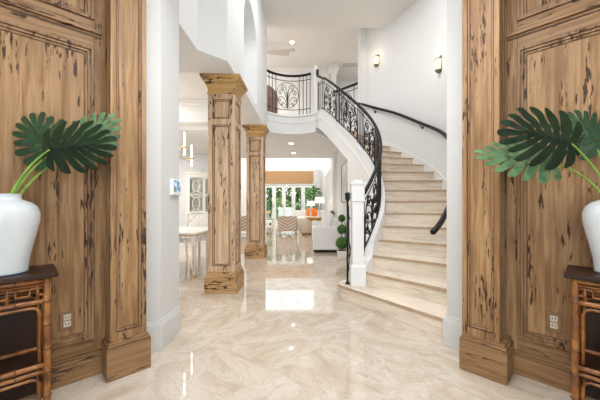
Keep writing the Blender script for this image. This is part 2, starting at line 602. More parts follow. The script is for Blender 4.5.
# --- left white pier with its 45 degree face, then the header that runs on to the columns
PLANL, PLANR = -3.525, 3.545
pl = MB().prism([(-1.205, 2.320), (-1.208, 2.650), (-1.55, 2.650), (-2.0, 2.2), (-1.66, 1.865)], 0, CEIL2)
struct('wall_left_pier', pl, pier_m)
hd = MB().prism([(-1.208, 2.651), (-1.22, 3.114), (-0.96, 3.354), (-0.96, 6.5), (-1.45, 6.5), (-1.45, 3.636), (-2.9, 3.636), (-2.9, 2.651)], 2.857, CEIL2)
ho = struct('wall_left_upper', hd, wall_m)
# arched niche cut into the upper wall
def arch_poly(y0, y1, z0, z1, n=16):
    r = (y1 - y0) / 2
    cy = (y0 + y1) / 2
    return [(y0, z0), (y1, z0)] + [(cy + r * cos(pi * k / n), z1 - r + r * sin(pi * k / n)) for k in range(n + 1)]
cut = MB()
ap = arch_poly(4.2, 5.24, 2.98, 4.47)
n_ = len(ap)
cut.add([(-1.22, y, z) for y, z in ap] + [(-0.9, y, z) for y, z in ap], [tuple(range(n_)), tuple(range(n_, 2 * n_))[::-1]] + [(i, n_ + i, n_ + (i + 1) % n_, (i + 1) % n_) for i in range(n_)])
co = cut.build('niche_shape', wall_m)
bo = ho.modifiers.new('b', 'BOOLEAN'); bo.object = co; bo.operation = 'DIFFERENCE'; bo.solver = 'EXACT'
dg = bpy.context.evaluated_depsgraph_get()
me2 = bpy.data.meshes.new_from_object(ho.evaluated_get(dg))
ho.modifiers.clear(); ho.data = me2
bpy.data.objects.remove(co)

# --- right pier and curved outer stair wall
pr = MB().prism([(1.155, 2.39), (1.33, 2.62), (1.9, 2.62), (2.0, 2.2), (1.66, 1.885)], 0, CEIL2)
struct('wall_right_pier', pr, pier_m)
ow = MB()
pin = [(1.33, 2.615), (1.46, 2.82)] + [sp(t, ROUT)[:2] for t in range(-40, 51, 3)]
pout = [(1.50, 2.55), (1.62, 2.74)] + [sp(t, ROUT + 0.14)[:2] for t in range(-40, 51, 3)]
sec = [[(a[0], a[1], 0), (b[0], b[1], 0), (b[0], b[1], CEIL2), (a[0], a[1], CEIL2)] for a, b in zip(pin, pout)]
ow.sweep(None, sec, smooth=False)
wo = struct('wall_right_curved', ow, wall_m)
for p in wo.data.polygons: p.use_smooth = abs(p.normal.z) < 0.3 and p.area > 0
wo.data.set_sharp_from_angle(angle=radians(30))
struct('wall_right_loft', MB().box(1.26, 3.1, 6.95, 7.09, FLOOR2, CEIL2).box(3.0, 3.14, 7.09, 10.6, FLOOR2, CEIL2), wall_m)

# skirting that follows the steps on the curved wall
sk = []
for t in range(-40, 51, 2):
    R0, R1 = ROUT - 0.018, ROUT + 0.004
    z0, z1 = zn(t) - 0.25, zn(t) + 0.075
    sk.append([sp(t, R1, z0), sp(t, R0, z0), sp(t, R0, z1), sp(t, R1, z1)])
struct('baseboard_stairs', MB().sweep(None, sk), trim_m)

# --- ceilings
struct('ceiling_hall', MB().box(-1.5, 3.2, 2.3, 6.61, CEIL1, CEIL2 + 0.1), ceil_m)
struct('ceiling_loft', MB().box(-4.2, 3.2, 6.61, 10.7, CEIL2, CEIL2 + 0.1), ceil_m)
struct('ceiling_entry', MB().box(-2.45, 2.45, -1.3, 2.0, 3.0, 3.1), ceil_m)
struct('wall_entry_upper', MB().prism([(-2.4, 1.9), (-1.7, 1.9), (-1.25, 2.3), (1.25, 2.3), (1.7, 1.9), (2.4, 1.9), (2.4, 2.0), (2.0, 2.42), (-2.0, 2.42), (-2.4, 2.0)], 3.0, CEIL2), wall_m)

# --- loft slab = low ceiling of the room beyond, with the curved balcony front
ARC_C, ARC_R = (-0.385, 6.20), 0.725
def arcp(a, r=ARC_R): return (ARC_C[0] + r * cos(radians(a)), ARC_C[1] + r * sin(radians(a)))
A0, A1 = 150.0, 42.0
arc = [arcp(A0 + (A1 - A0) * k / 24) for k in range(25)]
endp = sp(TH19, rin(TH19))
slab = arc + [(endp[0] - 0.05, endp[1])] + [sp(TH19, R)[:2] for R in (2.3, 2.98)] + [sp(t, 2.98)[:2] for t in (60, 55, 50.5)] + [(3.1, 7.15), (3.1, 10.5), (-4.1, 10.5), (-4.1, 6.5), (-0.98, 6.5)]
struct('ceiling_living_low', MB().prism(slab, LOWC, FLOOR2 - 0.01), wall_m)
struct('floor_loft', MB().prism([(x, y) for x, y in slab], FLOOR2 - 0.01, FLOOR2), fabric_c)
# moulded bands on the balcony front
for zc, hgt, dep in ((FLOOR2 - 0.03, 0.05, 0.03), (FLOOR2 - 0.20, 0.022, 0.014), (LOWC + 0.012, 0.03, 0.012)):
    sec = []
    for k in range(25):
        a = A0 + (A1 - A0) * k / 24
        p0, p1 = arcp(a, ARC_R + 0.01), arcp(a, ARC_R - dep)
        sec.append([(*p0, zc - hgt / 2), (*p1, zc - hgt / 2 * 0.6), (*p1, zc + hgt / 2), (*p0, zc + hgt / 2)])
    struct('trim_1', MB().sweep(None, sec, smooth=False), trim_m)

# --- loft back walls, posts
struct('wall_loft_back', MB().box(-4.1, 0.68, 9.45, 9.6, FLOOR2, CEIL2).box(0.68, 3.1, 10.45, 10.6, FLOOR2, CEIL2).box(-4.2, -4.1, 6.5, 10.5, FLOOR2, CEIL2), wall_m)
struct('wall_loft_front', MB().box(-4.1, -1.45, 6.4, 6.5, FLOOR2, CEIL2), wall_m)
struct('wall_tall_room_front', MB().box(-6.0, 3.1, 10.5, 10.6, LOWC, 6.4), wall_m)

# --- under-stair wall, living room right wall
def stair_bottom(th): return zn(th) - 0.34
iw = []
for t in [x * 1.0 for x in range(-43, 31, 2)] + [30.5]:
    R = rin(t)
    zt = zn(t) - 0.2
    iw.append([sp(t, R - 0.055, 0), sp(t, R + 0.045, 0), sp(t, R + 0.045, zt), sp(t, R - 0.055, zt)])
struct('wall_under_stairs', MB().sweep(None, iw, smooth=False), trim_m)
j = sp(30.5, rin(30.5))
prof = [(5.80, 0), (16.0, 0), (16.0, 6.4), (10.5, 6.4), (10.5, LOWC), (7.75, LOWC), (7.2, 2.62), (6.6, 2.38), (5.80, 2.10)]
m_ = len(prof)
rw = MB().add([(0.90, y, z) for y, z in prof] + [(1.02, y, z) for y, z in prof], [tuple(range(m_)), tuple(range(m_, 2 * m_))[::-1]] + [(i, (i + 1) % m_, m_ + (i + 1) % m_, m_ + i) for i in range(m_)])
struct('wall_right_living', rw, wall_m)
struct('trim_2', MB().box(0.80, 0.90, 9.35, 10.49, 0, LOWC), trim_m)
struct('baseboard_right_living', MB().box(0.885, 0.90, 5.85, 9.35, 0, 0.14), trim_m)

# --- tall living room
BW = 16.0
win = [(-2.48, -1.60), (-1.52, -0.60), (-0.54, 0.24)]
bwm = MB()
bwm.box(-6.0, -2.52, BW, BW + 0.15, 0, 6.4).box(0.28, 1.02, BW, BW + 0.15, 0, 6.4)
bwm.box(-2.52, 0.28, BW, BW + 0.15, 2.22, 3.66).box(-2.52, 0.28, BW, BW + 0.15, 4.86, 6.4)
struct('wall_back_living', bwm, wall_m)
struct('ceiling_living_high', MB().box(-6.1, 1.1, 10.5, 16.2, 6.4, 6.5), ceil_m)
struct('wall_left_living', MB().box(-6.1, -6.0, 2.5, 16.2, 0, 6.4), wall_m)
for i, (a, b) in enumerate(win):
    fr = MB().box(a, a + 0.05, BW - 0.02, BW + 0.10, 3.66, 4.86).box(b - 0.05, b, BW - 0.02, BW + 0.10, 3.66, 4.86).box(a + 0.05, b - 0.05, BW - 0.02, BW + 0.10, 3.66, 3.71).box(a + 0.05, b - 0.05, BW - 0.02, BW + 0.10, 4.81, 4.86)
    fo = struct('window_%d' % (i + 1), fr, trim_m)
    MB().box(a + 0.05, b - 0.05, BW + 0.03, BW + 0.036, 3.71, 4.81).build('pane', glass_m, fo)
nd = 5
wd = 2.72 / nd
for i in range(nd):
    a = -2.50 + i * wd
    b = a + wd - 0.006
    dr = MB().box(a, a + 0.10, BW + 0.0, BW + 0.05, 0.0, 2.19).box(b - 0.10, b, BW, BW + 0.05, 0, 2.19).box(a + 0.10, b - 0.10, BW, BW + 0.05, 2.08, 2.19).box(a + 0.10, b - 0.10, BW, BW + 0.05, 0, 0.2)
    do = struct('door_%d' % (i + 1), dr, trim_m)
    MB().box(a + 0.10, b - 0.10, BW + 0.02, BW + 0.026, 0.2, 2.08).build('pane', glass_m, do)
    MB().box(b - 0.06, b - 0.035, BW - 0.03, BW, 0.95, 1.15).build('door_handle', nickel, do)
struct('trim_3', MB().box(-2.6, 0.30, BW - 0.03, BW, 2.20, 2.30).box(-2.6, 0.30, BW - 0.02, BW, 3.60, 3.66), trim_m)
# shuttered window on the right living wall
sh = MB().box(0.86, 0.90, 12.0, 15.4, 0.3, 0.36).box(0.86, 0.90, 12.0, 15.4, 2.6, 2.66)
for y in (12.0, 13.1, 14.2, 15.34): sh.box(0.86, 0.90, y, y + 0.06, 0.36, 2.6)
so = struct('window_4', sh, trim_m)
sl = MB()
for k in range(26): sl.add([(0.872, 12.06, 0.40 + k * 0.085), (0.872, 15.34, 0.40 + k * 0.085), (0.895, 15.34, 0.46 + k * 0.085), (0.895, 12.06, 0.46 + k * 0.085), (0.878, 12.06, 0.40 + k * 0.085), (0.878, 15.34, 0.40 + k * 0.085), (0.899, 15.34, 0.46 + k * 0.085), (0.899, 12.06, 0.46 + k * 0.085)], [(0, 1, 2, 3), (4, 7, 6, 5), (0, 4, 5, 1), (2, 6, 7, 3), (0, 3, 7, 4), (1, 5, 6, 2)])
sl.build('shutter_slats', trim_m, so)

# --- dining room
struct('ceiling_dining', MB().box(-6, -1.45, 3.64, 6.2, 3.42, 3.5).box(-6, -1.45, 6.3, 10.5, 2.95, 3.06), ceil_m)
struct('wall_dining_tray', MB().box(-6, -1.45, 6.2, 6.3, 2.95, 3.42).box(-6, -2.9, 3.54, 3.64, 2.857, 3.5), wall_m)
struct('trim_4', MB().box(-6, -1.45, 6.10, 6.20, 3.36, 3.42).box(-6, -1.45, 6.14, 6.20, 3.30, 3.36).box(-6, -1.45, 6.17, 6.20, 2.95, 3.0), trim_m)
struct('wall_dining_back', MB().box(-6, -2.62, 9.7, 9.85, 0, 2.95), wall_m)
struct('wall_dining_front', MB().box(-6, -1.56, 2.5, 2.62, 0, 3.5), wall_m)
struct('ceiling_dining_near', MB().box(-6, -2.9, 2.62, 3.54, 2.857, 2.95), ceil_m)

# --- entry room behind the camera
struct('wall_left_entry', MB().box(-2.45, -2.36, -1.2, 1.13, 0, 3.0), wall_m)
struct('wall_right_entry', MB().box(2.36, 2.45, -1.2, 1.13, 0, 3.0), wall_m)
struct('wall_back_entry', MB().box(-2.45, -1.35, -1.3, -1.2, 0, 3.0).box(1.35, 2.45, -1.3, -1.2, 0, 3.0), wall_m)
ed = MB()
for a, b in ((-1.35, -0.01), (0.01, 1.35)):
    ed.box(a, a + 0.1, -1.3, -1.25, 0, 3.0).box(b - 0.1, b, -1.3, -1.25, 0, 3.0).box(a + 0.1, b - 0.1, -1.3, -1.25, 2.86, 3.0).box(a + 0.1, b - 0.1, -1.3, -1.25, 0, 0.3)
eo = struct('door_6', ed, trim_m)
MB().box(-1.25, -0.11, -1.28, -1.274, 0.3, 2.86).box(0.11, 1.25, -1.28, -1.274, 0.3, 2.86).build('pane', glass_m, eo)

# ================================================================ PECKY WOOD WALLS
OL, OR = (-1.20, 2.255), (1.20, 2.23)
def frame_wall(side, name, label):
    """local x runs along the wall (s*u, u away from the hall), local y into the room"""
    s = 1 if side == 'left' else -1
    O = OL if s == 1 else OR
    ang = radians(225) if s == 1 else radians(135)
    def bx(mb, u0, u1, n0, n1, z0, z1): return mb.box(s * u0, s * u1, n0, n1, z0, z1)
    root = MB()
    US = 0.13 if s == 1 else 0.08
    bx(root, US, 1.62, -0.045, -0.012, 0, 3.0)
    r = root.build(name, WV, kind='structure')
    r.location = (O[0], O[1], 0)
    r.rotation_euler = (0, 0, ang)
    U0, P0, P1, U1 = US, (0.405 if s == 1 else 0.352), 1.30, 1.62
    L0 = 0.362 if s == 1 else 0.286
    def add(nm, mb, mat, bev=0.003): return mb.build(nm, mat, r, bevel=bev)
    st = MB()
    bx(st, U0, P0, -0.012, 0, 0, 3.0); bx(st, P1, U1, -0.012, 0, 0, 3.0)
    add('stile', st, WV)
    rl = MB()
    for z0, z1 in ((0.0, 0.255), (2.25, 2.445), (2.95, 3.0)): bx(rl, P0, P1, -0.012, 0, z0, z1)
    add('cross_rail', rl, WX)
    lg = MB()
    bx(lg, L0, U1, 0, 0.024, 2.350, 2.374); bx(lg, L0, U1, 0, 0.008, 2.335, 2.352)
    add('ledge_moulding', lg, WX, 0.004)
    gl_ = MB(); bx(gl_, L0, U1, 0, 0.0012, 2.326, 2.3345); bx(gl_, L0, U1, 0.0, 0.0225, 0.1285, 0.1315); bx(gl_, L0, U1, 0, 0.001, 0.162, 0.166)
    add('groove_line', gl_, glaze, 0)
    for z0, z1 in ((0.255, 2.25), (2.445, 2.95)):
        mo = MB()
        # raised bolection moulding in two steps
        for w0, w1, n1 in ((0.0, 0.016, 0.014), (0.016, 0.034, 0.004), (0.034, 0.05, -0.006)):
            bx(mo, P0 + w0, P0 + w1, -0.012, n1, z0 + w0, z1 - w0)
            bx(mo, P1 - w1, P1 - w0, -0.012, n1, z0 + w0, z1 - w0)
            bx(mo, P0 + w1, P1 - w1, -0.012, n1, z0 + w0, z0 + w1)
            bx(mo, P0 + w1, P1 - w1, -0.012, n1, z1 - w1, z1 - w0)
        add('panel_moulding', mo, WM, 0.002)
        gl_ = MB()
        for e0, e1, gn in ((-0.004, 0.0, 0.0008), (0.050, 0.054, -0.0112), (0.0165, 0.0185, 0.0036)):
            bx(gl_, P0 + e0, P0 + e1, -0.012, gn, z0 + e0, z1 - e0)
            bx(gl_, P1 - e1, P1 - e0, -0.012, gn, z0 + e0, z1 - e0)
            bx(gl_, P0 + e1, P1 - e1, -0.012, gn, z0 + e0, z0 + e1)
            bx(gl_, P0 + e1, P1 - e1, -0.012, gn, z1 - e1, z1 - e0)
        add('groove_line', gl_, glaze, 0)
    bb = MB()
    bx(bb, L0, U1, 0, 0.022, 0, 0.128)
    add('base_board', bb, WX)
    bb = MB()
    bx(bb, L0, U1, 0, 0.030, 0.1315, 0.145); bx(bb, L0, U1, 0, 0.014, 0.145, 0.162)
    add('base_cap', bb, WX)
    return r
frame_wall('left', 'wall_left', '')
frame_wall('right', 'wall_right', '')

def pilaster(side):
    s = 1 if side == 'left' else -1
    O = OL if s == 1 else OR
    ang = radians(225) if s == 1 else radians(135)
    u0, u1, pr_ = (0.098, 0.362, 0.185) if s == 1 else (0.046, 0.332, 0.222)
    c = (u0 + u1) / 2
    R = thing('pilaster', 'pecky cypress pilaster on a block plinth, %s' % ('left of the wall with the thermostat' if s == 1 else 'at the right of the stairs'), 'pilaster', (O[0], O[1], 0), ang, 'pilasters flanking the hall opening')
    hw = (u1 - u0) / 2
    def bx(mb, a, b, n0, n1, z0, z1): return mb.box(s * a, s * b, n0, n1, z0, z1)
    p = MB(); bx(p, u0, u1, 0.001, pr_, 0, 0.215); p.build('plinth', WX, R, bevel=0.004)
    p = MB(); bx(p, u0 + 0.004, u1 - 0.004, 0.001, pr_ - 0.004, 0.215, 0.232); bx(p, u0 + 0.012, u1 - 0.014, 0.001, pr_ - 0.014, 0.232, 0.25)
    p.build('base_moulding', WX, R, bevel=0.005)
    q0, q1, qn = (u0 + 0.024, u1 - 0.024, pr_ - 0.022) if s == 1 else (u0 + 0.012, u1 - 0.046, pr_ - 0.022)
    p = MB(); bx(p, q0, q1, 0.001, qn - 0.012, 0.25, 3.0); p.build('shaft', WV, R, bevel=0.002)
    p = MB()
    e = 0.034
    bx(p, q0, q0 + e, qn - 0.012, qn, 0.25, 3.0); bx(p, q1 - e, q1, qn - 0.012, qn, 0.25, 3.0)
    bx(p, q0 + e, q1 - e, qn - 0.012, qn, 0.25, 0.31)
    p.build('face_frame', WV, R, bevel=0.002)
    p = MB()
    f = 0.014
    a, b = q0 + e, q1 - e
    bx(p, a, a + f, qn - 0.012, qn - 0.003, 0.31, 3.0); bx(p, b - f, b, qn - 0.012, qn - 0.003, 0.31, 3.0)
    bx(p, a + f, b - f, qn - 0.012, qn - 0.003, 0.31, 0.31 + f)
    p.build('inner_moulding', WM, R, bevel=0.004)
    p = MB()
    for g0, g1, gn in ((-0.003, 0.0, qn + 0.0006), (f, f + 0.003, qn - 0.0112)):
        bx(p, a + g0, a + g1, qn - 0.012, gn, 0.31 + g0, 3.0); bx(p, b - g1, b - g0, qn - 0.012, gn, 0.31 + g0, 3.0)
        bx(p, a + g1, b - g1, qn - 0.012, gn, 0.31 + g0, 0.31 + g1)
    bx(p, u0 + 0.001, u1 - 0.001, 0.001, pr_ - 0.001, 0.2151, 0.2185)
    p.build('groove_line', glaze, R)
    # fluted edges where the shaft meets the panelled wall
    p = MB()
    for k in range(2):
        bx(p, q1 + 0.001, q1 + 0.008, 0.02 + k * 0.07, 0.05 + k * 0.07, 0.25, 3.0)
        bx(p, q0 - 0.008, q0 - 0.001, 0.02 + k * 0.07, 0.05 + k * 0.07, 0.25, 3.0)
    p.build('edge_bead', WM, R, bevel=0.003)
    return R
pilaster('left'); pilaster('right')

# --- baseboards of the white piers
def base_line(name, pts, h=0.16, t=0.022):
    mb = MB()
    def off(poly, d):
        out = []
        for i, p in enumerate(poly):
            a = Vector(poly[max(i - 1, 0)]); b = Vector(poly[min(i + 1, len(poly) - 1)])
            p = Vector(p)
            if 0 < i < len(poly) - 1:
                d1 = (p - a).normalized(); d2 = (b - p).normalized()
                n = (Vector((d1.y, -d1.x)) + Vector((d2.y, -d2.x)))
                n = n / (1 + d1.dot(d2))
            else:
                dd = (b - a).normalized(); n = Vector((dd.y, -dd.x))
            out.append((p + n * d))
        return out
    for z0, z1, d in ((0, h, t), (h, h + 0.02, t * 0.8), (h + 0.02, h + 0.04, t * 0.45)):
        o = off(pts, d)
        sec = [[(p[0], p[1], z0), (q.x, q.y, z0), (q.x, q.y, z1), (p[0], p[1], z1)] for p, q in zip(pts, o)]
        mb.sweep(None, sec)
    return struct(name, mb, pier_m, bevel=0.003)
base_line('baseboard_left', [(-1.33, 2.195), (-1.205, 2.32), (-1.208, 2.65)], 0.20)
base_line('baseboard_right', [(1.25, 2.515), (1.155, 2.39), (1.29, 2.255)], 0.20, 0.028)

# ================================================================ WOODEN COLUMNS IN THE HALL
def column(cx, cy, hb, label, H=2.857):
    R = thing('wooden_column', label, 'column', (cx, cy, 0), 0, 'wooden columns along the hall')
    MB().box(-hb, hb, -hb, hb, 0, 0.205).build('plinth', CX, R, bevel=0.004)
    MB().frust(0, 0, 0.205, hb - 0.002, hb - 0.002, 0.232, hb - 0.012, hb - 0.012).frust(0, 0, 0.232, hb - 0.016, hb - 0.016, 0.262, hb - 0.024, hb - 0.024).box(-hb + 0.028, hb - 0.028, -hb + 0.028, hb - 0.028, 0.262, 0.285).build('base_moulding', CX, R, bevel=0.003)
    MB().box(-hb + 0.001, hb - 0.001, -hb + 0.001, hb - 0.001, 0.2052, 0.2105).box(-hb + 0.009, hb - 0.009, -hb + 0.009, hb - 0.009, 0.2315, 0.2345).build('groove_line', groove_brown, R)
    w = hb - 0.038
    e = 0.062
    MB().box(-w + 0.014, w - 0.014, -w + 0.014, w - 0.014, 0.285, 2.62).build('shaft', CV, R)
    for k in range(4):
        fr = MB()
        mo = MB()
        def bx(mb, a, b, n0, n1, z0, z1):
            o = len(mb.v)
            mb.box(a, b, n0, n1, z0, z1)
            ca, sa = round(cos(k * pi / 2)), round(sin(k * pi / 2))
            mb.v[o:] = [(x * ca - y * sa, x * sa + y * ca, z) for x, y, z in mb.v[o:]]
        lo, hi = -w, -w + 0.014
        x1 = w - 0.014 if k % 2 else w
        bx(fr, -x1, -w + e, lo, hi, 0.285, 2.62); bx(fr, w - e, x1, lo, hi, 0.285, 2.62)
        for z0, z1 in ((0.285, 0.36), (2.215, 2.30), (2.55, 2.62)): bx(fr, -w + e, w - e, lo, hi, z0, z1)
        fr.build('face_frame', CV, R)
        f = 0.016
        a, b = -w + e, w - e
        for z0, z1 in ((0.36, 2.215), (2.30, 2.55)):
            bx(mo, a, a + f, lo + 0.003, hi, z0, z1); bx(mo, b - f, b, lo + 0.003, hi, z0, z1)
            bx(mo, a + f, b - f, lo + 0.003, hi, z0, z0 + f); bx(mo, a + f, b - f, lo + 0.003, hi, z1 - f, z1)
        mo.build('panel_moulding', CM, R, bevel=0.004)
        gl_ = MB()
        for z0, z1 in ((0.36, 2.215), (2.30, 2.55)):
            for g0, g1, gn in ((-0.005, 0.0, lo - 0.0008), (f, f + 0.007, hi - 0.001)):
                bx(gl_, a + g0, a + g1, gn, hi, z0 + g0, z1 - g0); bx(gl_, b - g1, b - g0, gn, hi, z0 + g0, z1 - g0)
                bx(gl_, a + g1, b - g1, gn, hi, z0 + g0, z0 + g1); bx(gl_, a + g1, b - g1, gn, hi, z1 - g1, z1 - g0)
        gl_.build('groove_line', groove_brown, R)
    # necking band and flaring capital
    MB().box(-w - 0.010, w + 0.010, -w - 0.010, w + 0.010, 2.62, 2.642).build('neck_band', CX, R, bevel=0.006)
    cp = MB()
    prof = [(2.642, 0.002), (2.70, 0.004), (2.715, 0.012), (2.74, 0.018), (2.765, 0.034), (2.79, 0.052), (2.815, 0.064), (2.826, 0.078), (H - 0.003, 0.082)]
    for (z0, o0), (z1, o1) in zip(prof, prof[1:]): cp.frust(0, 0, z0, w + o0, w + o0, z1, w + o1, w + o1)
    cp.build('capital', GOLD, R)
    return R
column(-1.155, 3.93, 0.214, 'pecky cypress column with flared capital, the nearer and larger of the pair in the hall')
column(-1.17, 6.315, 0.216, 'pecky cypress column with flared capital, farther back below the balcony end')

# ================================================================ STAIRCASE
ST = thing('staircase', 'curved travertine staircase sweeping up from the hall to the balcony', 'staircase', (0.6, 3.5, 0), world=True)
def arc_pts(t0, t1, R, k=4):
    return [sp(t0 + (t1 - t0) * i / k, R(t0 + (t1 - t0) * i / k) if callable(R) else R)[:2] for i in range(k + 1)]
for n in range(1, 19):
    z = n * 0.175
    t0, t1 = th_of(n), th_of(n + 1)
    over = 1.0
    ro = ROUT + 0.003 if n > 3 else (3.0 if n == 1 else (3.02 if n == 2 else 2.94))
    if n == 1:
        # bullnose start: rounded left end that wraps under the newel
        c = (0.552, 3.585); r = 0.182
        fr_dir = Vector(sp(t0, 1)[:2]) - Vector((CX0, CY0))
        f0 = Vector(sp(t0, 1.78)[:2]); f1 = Vector(sp(t0, ro)[:2])
        a0 = atan2(f0.y - c[1], f0.x - c[0])
        arcs = [(c[0] + r * cos(a0 - k * radians(205) / 14), c[1] + r * sin(a0 - k * radians(205) / 14)) for k in range(15)]
        poly = [tuple(f1)] + arcs + arc_pts(t1 - 0.3, t1 + 0.6, rin) + [sp(t1 + 0.6, 2.86)[:2], (1.33, 2.62), (1.20, 2.46)]
        ins = []
        cc = Vector((1.0, 3.2))
        for p in poly:
            v = Vector(p); ins.append(tuple(v + (cc - v).normalized() * 0.018))
        b = MB().prism(ins, 0, z - 0.032); b.build('riser', riser_m, ST)
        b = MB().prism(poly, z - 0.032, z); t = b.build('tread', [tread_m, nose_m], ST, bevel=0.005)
    else:
        inn = lambda th: rin(th) + 0.03
        pr_ = arc_pts(t0, t1 + 1.2, inn) + arc_pts(t1 + 1.2, t0, ro)
        MB().prism(pr_, z - 0.175 - (0.0 if n > 1 else 0), z - 0.032).build('riser', riser_m, ST)
        dd = 0.55 if n > 3 else 0.5
        pt = arc_pts(t0 - dd, t1 + 1.2, inn) + arc_pts(t1 + 1.2, t0 - dd * 0.8, ro)
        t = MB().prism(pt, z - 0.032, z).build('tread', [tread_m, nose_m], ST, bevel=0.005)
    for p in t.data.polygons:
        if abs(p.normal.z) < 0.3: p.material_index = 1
# top riser to the landing
MB().prism(arc_pts(TH19, TH19 + 0.8, lambda th: rin(th) + 0.03) + arc_pts(TH19 + 0.8, TH19, ROUT + 0.05), 18 * 0.175, FLOOR2).build('riser', riser_m, ST)
# soffit under the upper flight
sec = []
for k in range(0, 60):
    t = 29 + (TH19 - 29) * k / 59
    z = stair_bottom(t)
    sec.append([sp(t, rin(t) - 0.04, z), sp(t, ROUT + 0.02, z), sp(t, ROUT + 0.02, z + 0.06), sp(t, rin(t) - 0.04, z + 0.06)])
MB().sweep(None, sec).build('soffit', wall_m, ST)
# curb / stringer along the inner edge (open above, closed face below)
sec = []; band = []; band2 = []
TS = [-47 + (TH19 + 1 + 47) * k / 90 for k in range(91)]
for t in TS:
    R = rin(t)
    zt = min(zn(t) + 0.155, FLOOR2 + 0.02)
    zb = zn(t) - 0.345
    if t < 30: zb = max(zb, 0.0) if t > -30 else 0.0
    if t < -40: zt = min(zt, 0.35 + 0.155 * (t + 50) / 10)
    zb = min(zb, zt - 0.1)
    sec.append([sp(t, R - 0.062, zb), sp(t, R + 0.062, zb), sp(t, R + 0.062, zt), sp(t, R - 0.062, zt)])
    if t > -40:
        band.append([sp(t, R - 0.060, zt - 0.215), sp(t, R - 0.076, zt - 0.208), sp(t, R - 0.076, zt - 0.198), sp(t, R - 0.060, zt - 0.19)])
        band2.append([sp(t, R - 0.060, zt - 0.05), sp(t, R - 0.082, zt - 0.03), sp(t, R - 0.082, zt), sp(t, R - 0.060, zt + 0.001)])
stg = MB().sweep(None, sec).build('stringer', trim_m, ST)
for p in stg.data.polygons: p.use_smooth = True
stg.data.set_sharp_from_angle(angle=radians(35))
MB().sweep(None, band).build('stringer_moulding', trim_m, ST)
MB().sweep(None, band2).build('stringer_cap', trim_m, ST)

# ---------------------------------------------------------------- newel post
NP = thing('newel_post', 'white square newel post standing on the rounded first step', 'newel post', (0.60, 3.545, 0.175))
MB().box(-0.092, 0.092, -0.092, 0.092, 0, 0.235).build('base', trim_m, NP, bevel=0.004)
MB().frust(0, 0, 0.235, 0.088, 0.088, 0.262, 0.073, 0.073).build('base_moulding', trim_m, NP)
MB().box(-0.070, 0.070, -0.070, 0.070, 0.262, 1.03).build('shaft', trim_m, NP, bevel=0.004)
MB().box(-0.082, 0.082, -0.088, 0.088, 1.03, 1.052).build('collar', trim_m, NP, bevel=0.005)
MB().box(-0.078, 0.078, -0.078, 0.078, 1.05, 1.22).build('head', trim_m, NP, bevel=0.003)
MB().frust(0, 0, 1.22, 0.082, 0.082, 1.245, 0.094, 0.094).box(-0.096, 0.096, -0.096, 0.096, 1.245, 1.262).box(-0.055, 0.055, -0.055, 0.055, 1.262, 1.295).build('cap', trim_m, NP, bevel=0.004)

# ---------------------------------------------------------------- wrought iron motifs
def spiral(c, r0, a0, turns, sgn, n=18):
    out = []
    for i in range(n + 1):
        t = i / n
        a = a0 + sgn * turns * 2 * pi * t
        r = r0 * (1 - 0.86 * t)
        out.append((c[0] + r * cos(a), c[1] + r * sin(a)))
    return out
def bez(p0, p1, p2, p3, n=12):
    return [tuple((1 - t) ** 3 * a + 3 * (1 - t) ** 2 * t * b + 3 * (1 - t) * t * t * c + t ** 3 * d for a, b, c, d in zip(p0, p1, p2, p3)) for t in [i / n for i in range(n + 1)]]
def motif():
    """fountain of scrolls inside a ring, in a unit box u -0.5..0.5, v 0..1"""
    cs = [([(0.49 * cos(2 * pi * k / 36), 0.5 + 0.46 * sin(2 * pi * k / 36)) for k in range(37)], 1.0)]
    cs.append(([(0, 0.02), (0, 0.35), (0, 0.62)], 1.0))
    for s in (1, -1):
        a = bez((0, 0.10), (0.02 * s, 0.55), (0.05 * s, 0.98), (0.24 * s, 0.84), 12)
        b = spiral((0.20 * s, 0.755), 0.09, atan2(0.085, 0.04 * s), 1.1, -s, 14)
        cs.append((a + b, 1))
        a = bez((0, 0.10), (0.03 * s, 0.45), (0.12 * s, 0.74), (0.33 * s, 0.66), 12)
        b = spiral((0.31 * s, 0.575), 0.09, atan2(0.085, 0.02 * s), 1.15, -s, 14)
        cs.append((a + b, 1))
        a = bez((0, 0.08), (0.08 * s, 0.36), (0.24 * s, 0.50), (0.37 * s, 0.40), 12)
        b = spiral((0.335 * s, 0.325), 0.085, atan2(0.075, 0.035 * s), 1.1, -s, 14)
        cs.append((a + b, 1))
        a = bez((0, 0.05), (0.10 * s, 0.18), (0.20 * s, 0.28), (0.27 * s, 0.20), 10)
        b = spiral((0.225 * s, 0.165), 0.055, atan2(0.035, 0.045 * s), 1.0, -s, 10)
        cs.append((a + b, 1))
    return cs
MOT = motif()
